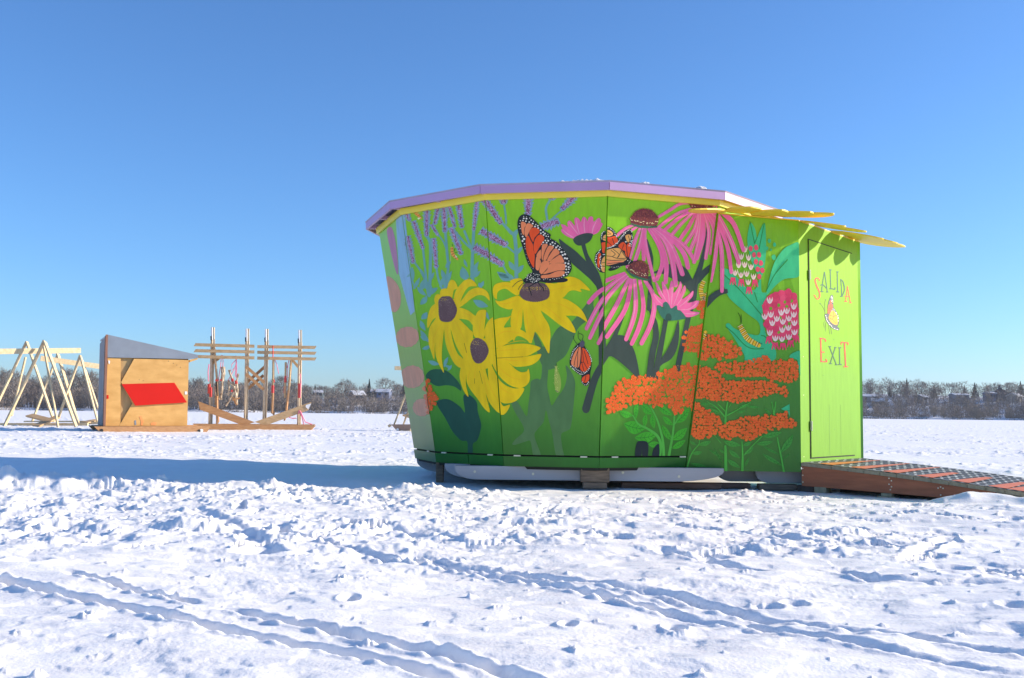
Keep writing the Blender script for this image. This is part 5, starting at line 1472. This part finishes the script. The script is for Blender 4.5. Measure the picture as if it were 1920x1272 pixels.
for k in range(nb):
    l0, l1 = k * .141 + .002, (k + 1) * .141 - .002
    m = MB()
    a, b = ztop(l0), ztop(l1)
    p = [rp(l0, -.012, a - .030), rp(l1, -.012, b - .030), rp(l1, RW, b - .030), rp(l0, RW, a - .030)]
    q = [rp(l0, -.012, a), rp(l1, -.012, b), rp(l1, RW, b), rp(l0, RW, a)]
    m.add(p + q, [(3, 2, 1, 0), (4, 5, 6, 7), (0, 1, 5, 4), (1, 2, 6, 5), (2, 3, 7, 6), (3, 0, 4, 7)], GREYW)
    # rubber tread with pale zigzag lines, on the boards between the wedges
    z0, z1 = a + .0025, b + .0025
    def dp(u, v, up=0): return rp(l0 + (l1 - l0) * u, RW * v, a + (b - a) * u + .0025 + up)
    m.add([dp(0, .0), dp(1, .0), dp(1, 1), dp(0, 1)], [(0, 1, 2, 3)], RUBBER)
    nz = 15
    for r_ in (.27, .77):
        vs = []
        for j in range(nz + 1):
            u = r_ + (.15 if j % 2 else -.15)
            vs += [dp(max(0, u - .09), j / nz, .002), dp(min(1, u + .09), j / nz, .002)]
        m.add(vs, [(2 * j, 2 * j + 1, 2 * j + 3, 2 * j + 2) for j in range(nz)], CHALK)
    o_ = m.build("deck_board", ramp)
    if k >= 1 and k % 2 == 1 or k == 12:
        w = MB()
        w.add([dp(-.0, .02, .005), dp(1.0, .02, .005), dp(.62, .93, .005), dp(.5, .93, .005)] if k < 7 else [dp(.0, .03, .005), dp(1.0, .03, .005), dp(.75, .62, .005), dp(.3, .62, .005)], [(0, 1, 2, 3)], ORANGEP)
        w.build("orange_wedge", o_)
m = MB()
p = [rp(1.84, -.01, ztop(1.84) - .05), rp(2.6, -.01, ztop(2.6) - .05), rp(2.6, RW, ztop(2.6) - .05), rp(1.84, RW, ztop(1.84) - .05)]
m.prism(p, (0, 0, .05), GREENP)
m.build("ramp_foot", ramp, bevel=0.004)
DARKW = mat_wood("dark_plank", (0.03, 0.02, 0.014), (0.07, 0.045, 0.03), 4, (6, 6, 6))
def prop(label, l, s, parts, mat=GREYW):
    m = MB()
    for dz, hl, hs, hz in parts: 
        c = rp(l, s, dz); m.box(c, NRM * hl, T * hs, (0, 0, hz), mat)
    o = m.build("wood_block", None, bevel=0.004)
    tag(o, label, "block", "wood blocks propping the hut and ramp")
prop("pale block under the upper end of the ramp, nearest the door", .17, .05, [(-.004, .055, .05, .030)])
prop("two stacked pale blocks under the middle of the ramp side", .76, .03, [(-.01, .045, .05, .014), (-.034, .075, .06, .012)])
prop("dark beam under the top of the ramp against the hut corner", .03, .10, [(-.0, .08, .09, .03)], DARKW)
prop("small pale block under the low end of the ramp side", 1.24, .05, [(-.036, .05, .05, .016)])
prop("dark plank lying in the shade below the ramp", .85, .35, [(-.02, .6, .1, .02)], DARKW)
#@@RAMP_END
#@@LEFT@@
# ================================================================== TIMBER STRUCTURES ON THE LEFT
PINE = mat_wood("new_pine", (0.52, 0.39, 0.22), (0.66, 0.53, 0.33), 3, (3, 3, 3))
FIR = mat_wood("fir_timber", (0.42, 0.27, 0.13), (0.58, 0.40, 0.22), 3, (1.5, 6, 8))
FIRO = mat_wood("orange_fir", (0.40, 0.20, 0.085), (0.52, 0.29, 0.13), 3, (1.2, 6, 10))
POSTW = mat_wood("post_wood", (0.50, 0.37, 0.22), (0.66, 0.54, 0.38), 5, (5, 5, 1.5))
BIRCH = mat_wood("barked_stick", (0.22, 0.15, 0.09), (0.66, 0.55, 0.40), 7, (2, 2, 1.2))
WHITEM = mat_plain("white_tip", (0.78, 0.78, 0.78), 0.4)
BLACKM = mat_plain("black_fitting", (0.02, 0.02, 0.022), 0.5)
PINKR = mat_plain("pink_rope", (0.75, 0.20, 0.30), 0.7)
REDT = mat_plain("red_tape", (0.62, 0.06, 0.05), 0.5)
SHACKP = mat_wood("shack_plywood", (0.56, 0.30, 0.08), (0.70, 0.40, 0.125), 1.6, (1.0, 3, 3.2), 0.6, 0.1)
SHACKI = mat_wood("shack_recess", (0.34, 0.22, 0.09), (0.44, 0.30, 0.13), 2, (4, 4, 0.6))
GALV = mat_plain("grey_metal_sheet", (0.26, 0.285, 0.32), 0.45, 0.10, 2.5, metallic=0.35)
REDP = mat_plain("red_panel", (0.60, 0.016, 0.010), 0.55, 0.03, 3, spec=0.15)
GREYB = mat_wood("grey_boards", (0.17, 0.15, 0.145), (0.34, 0.31, 0.30), 3, (6, 6, 0.5))
REDBR = mat_plain("red_brown_trim", (0.26, 0.12, 0.075), 0.6)
SPRAY = mat_plain("orange_spray", (0.82, 0.30, 0.09), 0.6)

def member(root, name, a, b, w, t, mat, up=(0, 0, 1), ends=None, label=None):
    m = MB(); m.bar(a, b, w, t, mat, up, ends)
    return m.build(name, root, label)

# --- swing frames: px pairs give where each stick begins and ends, with its depth
def swing_frame(label, base, beams, legs, sills, extra=()):
    root = thing("swing_frame", label, "timber frame", base, "A-frame timber swings on the ice")
    for (a, b, w) in beams: member(root, "beam", at(*a), at(*b), w, .07, PINE)
    for (a, b, w) in legs: member(root, "leg", at(*a), at(*b), w, .05, PINE, up=(0, -1, 0) if abs(a[2] - b[2]) < 2 else (1, 0, 0))
    for (a, b, w) in sills: member(root, "sill", at(*a), at(*b), w, .12, PINE)
    for (a, b, w) in extra: member(root, "swing_seat", at(*a), at(*b), w, .3, FIR, up=(0, -.3, 1))
    return root
g = on_ground(75, 803)
swing_frame("near timber A-frame swing cut by the left edge, with a long level beam", (g.x, 38, 0),
    [((-60, 660, 36.6), (151, 657.5, 39.6), .20)],
    [((50, 641, 39.2), (-12, 772, 39.0), .16), ((50, 641, 39.2), (102, 792, 38.9), .17), ((48, 670, 39.6), (22, 780, 40.2), .10),
     ((83, 639, 38.0), (8, 800, 37.2), .18), ((84, 641, 38.0), (145, 806, 37.0), .20), ((82, 648, 38.3), (110, 808, 36.6), .10)],
    [((-60, 796, 38.6), (165, 796, 38.6), .10)],
    [((55, 779, 38.4), (95, 789, 37.6), .06), ((66, 800, 36.8), (108, 782, 37.6), .06)])
swing_frame("farther timber A-frame swing standing beside the plywood shack", (-19.5, 45, 0),
    [((76, 672, 43.2), (187, 687.5, 44.6), .22)],
    [((108.5, 664, 44.2), (60, 792, 44.0), .15), ((108.5, 664, 44.2), (146, 793, 43.2), .24), ((150.5, 666, 43.6), (110, 783, 43.4), .16), ((151, 668, 43.6), (183, 790, 43.2), .15), ((154, 676, 44.2), (186, 772, 44.8), .13)],
    [((46, 790.5, 44.0), (183, 790.5, 43.4), .06), ((150, 794, 43.2), (190, 793, 43.2), .10)],
    [((160, 792, 43.0), (182, 788, 43.6), .05)])
t3 = swing_frame("timber swing frame half hidden behind the painted hut", (-4.2, 37.5, 0),
    [((740, 690.5, 36.4), (905, 694, 37.2), .14)],
    [((766, 726, 37.0), (738, 799, 36.6), .11), ((778, 735, 37.4), (754, 803, 36.8), .13), ((767, 722, 37.0), (800, 800, 37.0), .14), ((850, 700, 37), (815, 800, 36.6), .14), ((850, 700, 37), (885, 800, 36.6), .14), ((776, 792, 36), (768, 813, 35.4), .09)],
    [((728, 800, 36.5), (733, 797, 36.5), .09)], [((762, 778, 37), (775, 782, 36.4), .06)])
m = MB()
m.prism([at(733, 796, 36.4), at(772, 796, 36.4), at(860, 796, 36.4), at(850, 808, 36.4), at(744, 808, 36.4)], (0, .1, 0), mat_plain("swing_base", (0.34, 0.22, 0.16), 0.6))
m.build("base_board", t3)
m = MB(); c = at(745.5, 806, 36.38); m.tube([c, c - Vector((0, .01, 0))], .05, WHITEM, 10); m.build("bolt_cap", t3)

# --- plywood shack on skids
YS = 29.4
root = thing("plywood_shack", "plywood shack on skids with a slanting grey metal top and a red tilted panel", "shack", tuple(on_ground(280, 812)))
def on_plane(px, py, y0, px0, k):
    """point on an upright wall through depth y0 at px0, running k metres deeper per metre to the right"""
    d = ray(px, py); x0 = at(px0, py, y0).x
    return O + d * ((y0 - k * x0) / (d.y - k * d.x))
KS = .50; NV = Vector((KS, -1, 0)).normalized(); SV = -NV
def S(px, py): return on_plane(px, py, YS, 197.5, KS)
def shack_poly(name, pts, mat, off=0.0, th=0.02, label=None, parent=None):
    m = MB(); m.prism([S(x, y) + NV * off for x, y in pts], SV * th, mat)
    return m.build(name, parent or root, label)
SIDE = SV * 2.5
ft, fb = S(202, 628), S(197.5, 799)
lt, lb = ft + SIDE, fb + SIDE
body = [S(203, 640), S(354, 668), S(351.2, 799), S(198.5, 799)]
m = MB(); m.prism([p + SV * .06 for p in body], SIDE - SV * .06, SHACKI); m.build("wall", root, "back and inner walls")
m = MB(); m.prism([ft + Vector((-.012, 0, 0)), fb + Vector((-.012, 0, 0)), lb + Vector((-.012, 0, 0)), lt + Vector((-.012, 0, -.12))], (.02, 0, 0), GREYB); m.build("side_wall", root, "weathered grey side wall")
m = MB(); m.bar(ft + NV * .02 + Vector((-.03, 0, 0)), fb + NV * .02 + Vector((-.03, 0, 0)), .09, .06, REDBR, up=NV); m.bar(ft + SV * .3 + Vector((-.03, 0, -.02)), fb + SV * .3 + Vector((-.03, 0, 0)), .07, .05, REDBR, up=NV); m.build("corner_trim", root)
shack_poly("front_panel", [(201.8, 671), (226.5, 672.5), (226, 799), (197.5, 799)], SHACKP, .0, .05)
shack_poly("front_panel", [(251.5, 673), (354, 675.5), (351, 799), (223.5, 799), (248, 757), (244, 748), (227, 717)], SHACKP, .004, .05)
shack_poly("metal_top", [(201.5, 628.5), (371, 666.5), (371, 671.5), (354.5, 673.5), (201.5, 670.5)], GALV, .03, .05)
m = MB(); m.prism([S(201.5, 628.5) + NV * .03 + Vector((0, 0, .01)), S(371, 666.5) + NV * .03 + Vector((0, 0, .01)), S(371, 669) + NV * .03, S(201.5, 631) + NV * .03], SIDE, GALV); m.build("roof", root)
m = MB(); m.prism([S(355, 675), S(370, 671.5), S(371, 674), S(356, 679.5)], SV * 1.4, SHACKP); m.build("eave_board", root)
m = MB()
pp = [(228, 720.5), (326.8, 718), (350, 755), (253.5, 761)]
q0 = [S(*pp[0]) + NV * .02, S(*pp[1]) + NV * .02, S(*pp[2]) + NV * .055, S(*pp[3]) + NV * .055]
m.prism(q0, SV * .025, REDP); m.build("red_panel", root)
shack_poly("sticker", [(346.5, 734.5), (351, 734.5), (351, 740), (346.5, 740)], WHITEM, .012, .006)
shack_poly("sticker", [(200.2, 741), (203.5, 741), (203.5, 748), (200.2, 748)], REDP, .012, .006)
shack_poly("paint_mark", [(261, 781), (265, 780), (269, 790), (267, 798), (263.5, 797.5), (264.5, 791)], SPRAY, .010, .004)
shack_poly("paint_mark", [(282.5, 794), (288, 791.5), (293, 793), (292, 797.5), (283, 797.5)], SPRAY, .010, .004)
shack_poly("paint_mark", [(252, 789), (255, 788), (255.5, 797), (252.5, 797.5)], GALV, .010, .004)
shack_poly("paint_mark", [(203, 676), (206.5, 677), (205.5, 683), (203.5, 682)], WHITEM, .012, .004)
for px, py in ((261, 712.5), (268.5, 714), (316, 677.5), (325, 681.5), (331.5, 685), (338, 689)):
    q = S(px, py); m = MB(); m.tube([q + NV * .008, q + SV * .004], .011, BLACKM, 6); m.build("nail_head", root)
sk = shack_poly("skid", [(176, 800), (393, 799.2), (390, 806), (382, 815.5), (189, 812.5)], FIRO, .12, .14)
for px, py, mt, r_ in ((189.6, 807.2, BLACKM, .05), (372, 808, BLACKM, .045), (376.5, 807.5, WHITEM, .05)):
    q = S(px, py) + NV * .12; m = MB(); m.tube([q + NV * .012, q + SV * .01], r_, mt, 10); m.build("skid_hole", sk)
m = MB(); m.prism([q + SIDE * .85 for q in (S(176, 800), S(393, 799.2), S(382, 814), S(189, 812.5))], SV * .14, FIRO); m.build("skid", root)
m = MB(); m.prism([S(184, 799.2) + SV * .03, S(356, 799.2) + SV * .03, S(356, 800.8) + SV * .03, S(184, 800.8) + SV * .03], SIDE, FIRO); m.build("floor", root)

# --- tall rope frame with four posts
YF = 34.6
def F(px, py, dy=0.0): return on_plane(px, py, YF + dy, 480, .27)
def Z3(x, y): return (350 + x * .1808, 600 + y * .1808)
root = thing("rope_frame", "tall timber frame with four posts, short rails and crossed braces on a long sill", "timber frame", tuple(on_ground(490, 808)))
for k, (xt, yt, xb, yb) in enumerate([(262, 78, 236, 1080), (620, 92, 603, 1050), (820, 95, 797, 1050), (1166, 105, 1155, 1090)]):
    for j, (dx, dy) in enumerate(((0, 0), (20, .18))):
        a, b = F(*Z3(xt + dx, yt + 130), dy), F(*Z3(xb + dx, yb), dy)
        p = member(root, "post", a, b, .075, .06, POSTW, up=(0, -1, 0))
        c = F(*Z3(xt + dx, yt), dy)
        member(p, "post_tip", c, a, .06, .05, WHITEM if j == 0 else POSTW, up=(0, -1, 0))
    m = MB(); m.bar(F(*Z3(xt - 10, yt + 90), -.05), F(*Z3(xt - 8, yt + 135), -.05), .04, .03, BLACKM, up=(0, -1, 0)); m.build("bracket", root)
for y0, y1 in ((258, 274), (320, 333), (381, 395)):
    member(root, "rail", F(*Z3(82, y0), -.08), F(*Z3(703, y1), -.08), .105, .05, FIR, ends=(.03, 0))
for y0, y1 in ((278, 287), (337, 347), (397, 407)):
    member(root, "rail", F(*Z3(732, y0), -.08), F(*Z3(1338, y1), -.08), .105, .05, FIR, ends=(0, .03))
for a, b, dy in (((615, 485), (805, 650), -.06), ((615, 560), (800, 725), -.06), ((812, 485), (630, 645), .2), ((797, 575), (635, 715), .2)):
    member(root, "brace", F(*Z3(*a), dy), F(*Z3(*b), dy), .10, .04, FIRO)
member(root, "brace", F(*Z3(250, 462), .1), F(*Z3(360, 380), .1), .09, .05, FIR); member(root, "brace", F(*Z3(1158, 490), .1), F(*Z3(1090, 410), .1), .09, .05, FIR)
m = MB(); m.prism([F(*Z3(60, 1080), -.2), F(*Z3(1335, 1097), -.2), F(*Z3(1275, 1158), -.2), F(*Z3(150, 1135), -.2)], (0, .12, 0), FIRO); m.build("sill", root)
m = MB(); m.prism([F(*Z3(60, 1076), .9), F(*Z3(1330, 1084), .9), F(*Z3(1300, 1120), .9), F(*Z3(100, 1120), .9)], (0, .12, 0), FIRO); m.build("sill", root)
member(root, "slanted_plank", F(*Z3(128, 888), -.12), F(*Z3(650, 1080), -.12), .24, .05, FIRO, ends=(-.08, .15)); member(root, "slanted_plank", F(*Z3(1278, 895), -.12), F(*Z3(760, 1078), -.12), .24, .05, FIR, ends=(-.1, .15))
m = MB(); m.prism([F(*Z3(1290, 868), -.16), F(*Z3(1262, 930), -.16), F(*Z3(1235, 905), -.16), F(*Z3(1235, 885), -.16)], (0, .005, 0), WHITEM); m.build("white_patch", root)
for (x, y0, y1) in ((232, 665, 765), (250, 700, 800), (1168, 660, 810)):
    m = MB(); m.bar(F(*Z3(x, y0), -.06), F(*Z3(x, y1), -.06), .095, .07, REDT, up=(0, -1, 0)); m.build("red_wrap", root)
for pts in (((232, 460), (222, 540), (225, 640)), ((1175, 560), (1185, 640), (1178, 800)), ((1180, 950), (1215, 1085)), ((1185, 960), (1230, 1060), (1300, 1085)), ((1172, 940), (1195, 1010)), ((1160, 980), (1165, 940)), ((1060, 1012), (1100, 1022), (1140, 1020))):
    m = MB(); m.tube([F(*Z3(*p), -.16) for p in pts], .018, PINKR, 5); m.build("rope", root)
m = MB(); m.bar(F(*Z3(895, 268), -.15), F(*Z3(895, 390), -.15), .06, .02, REDT, up=(0, -1, 0)); m.build("strap", root)
# things hanging in it
G = "pieces of wood hanging in the rope frame"
def hanging(name, label, cat, bars, ropes=(), wraps=(), y=-.02):
    root = thing(name, label, cat, tuple(F(*Z3(*bars[0][1]), y)), G)
    for a, b, w, mt in bars:
        m = MB()
        if mt is BIRCH: m.tube([F(*Z3(*a), y), F(*Z3((a[0] + b[0]) / 2 + 4, (a[1] + b[1]) / 2), y - .03), F(*Z3(*b), y)], [w / 2, w / 2.2, w / 2.8], mt, 7)
        else: m.bar(F(*Z3(*a), y), F(*Z3(*b), y), w, .05, mt, up=(0, -1, 0), ends=(0, .04))
        m.build("stick" if mt is BIRCH else "plank", root)
    for r_ in ropes:
        m = MB(); m.tube([F(*Z3(*p), y - .03) for p in r_], .013, PINKR, 5); m.build("rope", root)
    for a, b, w in wraps:
        m = MB(); m.bar(F(*Z3(*a), y - .03), F(*Z3(*b), y - .03), w, .07, REDT, up=(0, -1, 0)); m.build("red_wrap", root)
    return root
hanging("hanging_plank", "leaning plank and pole hanging at the left post of the rope frame", "plank", [((285, 275), (330, 800), .10, FIR), ((318, 790), (322, 1070), .22, FIRO), ((310, 640), (312, 800), .09, BLACKM)], [], [((298, 620), (322, 632), .05)])
hanging("driftwood_bundle", "upright driftwood sticks hung by pink cord beside the left post", "sticks", [((378, 490), (370, 640), .16, BIRCH), ((375, 600), (352, 830), .10, BIRCH), ((300, 690), (296, 880), .07, BIRCH), ((285, 820), (375, 822), .05, BIRCH)], [((362, 365), (352, 480), (332, 600), (330, 640)), ((370, 365), (378, 430), (374, 490))], [((348, 625), (366, 622), .06)])
hanging("driftwood_bundle", "star-shaped bundle of forked driftwood hung by pink cord under the left rails", "sticks", [((440, 520), (492, 700), .08, BIRCH), ((535, 560), (500, 700), .08, BIRCH), ((520, 690), (408, 895), .10, BIRCH), ((490, 690), (520, 880), .12, BIRCH), ((437, 640), (435, 790), .07, BIRCH), ((520, 660), (525, 790), .08, BIRCH), ((415, 765), (500, 735), .06, BIRCH), ((470, 830), (540, 815), .14, FIRO), ((480, 800), (518, 875), .14, FIRO), ((430, 630), (490, 700), .07, BIRCH)],
        [((510, 370), (512, 470), (505, 590)), ((505, 420), (470, 460), (455, 530), (500, 500)), ((520, 440), (490, 520), (430, 630)), ((515, 400), (518, 500), (515, 600))], [((472, 610), (478, 640), .12), ((512, 630), (516, 665), .12), ((460, 740), (480, 735), .06)])
hp = hanging("hanging_plank", "straight plank with a red band and pointed foot hanging under the right rails", "plank", [((900, 395), (896, 770), .14, FIR), ((898, 760), (890, 960), .22, FIRO)], [((905, 400), (930, 450), (955, 560)), ], [((895, 680), (894, 760), .16), ((902, 620), (900, 650), .06)])
m = MB(); m.prism([F(*Z3(868, 950), -.04), F(*Z3(912, 950), -.04), F(*Z3(906, 1000), -.04)], (0, .05, 0), FIRO)
m.build("plank_tip", hp)
hanging("hanging_plank", "rough pole and plank with red stripes leaning at the right side of the rope frame", "plank", [((1028, 440), (1022, 800), .12, FIR), ((1085, 400), (1060, 740), .17, FIR), ((1060, 730), (1033, 960), .22, FIRO), ((1033, 950), (1018, 1035), .10, FIRO)], [((1072, 385), (1058, 430), (1040, 500)), ((1050, 470), (1046, 600))], [((1026, 580), (1022, 650), .06), ((1020, 690), (1018, 760), .05)])
#@@LEFT_END

#@@HAZE@@
hz = bpy.data.materials.new("haze"); hz.use_nodes = True
_n = hz.node_tree.nodes; _n.remove(_n["Principled BSDF"])
_v = _n.new("ShaderNodeVolumePrincipled"); _v.inputs["Density"].default_value = 0.00014; _v.inputs["Color"].default_value = (0.80, 0.86, 0.95, 1); _v.inputs["Anisotropy"].default_value = 0.2
hz.node_tree.links.new(_v.outputs["Volume"], _n["Material Output"].inputs["Volume"])
m = MB(); m.box((0, 250, 14.5), (900, 0, 0), (0, 1000, 0), (0, 0, 17), hz)
tag(m.build("haze"), "thin pale air over the lake", "haze", kind="stuff")
#@@HAZE_END
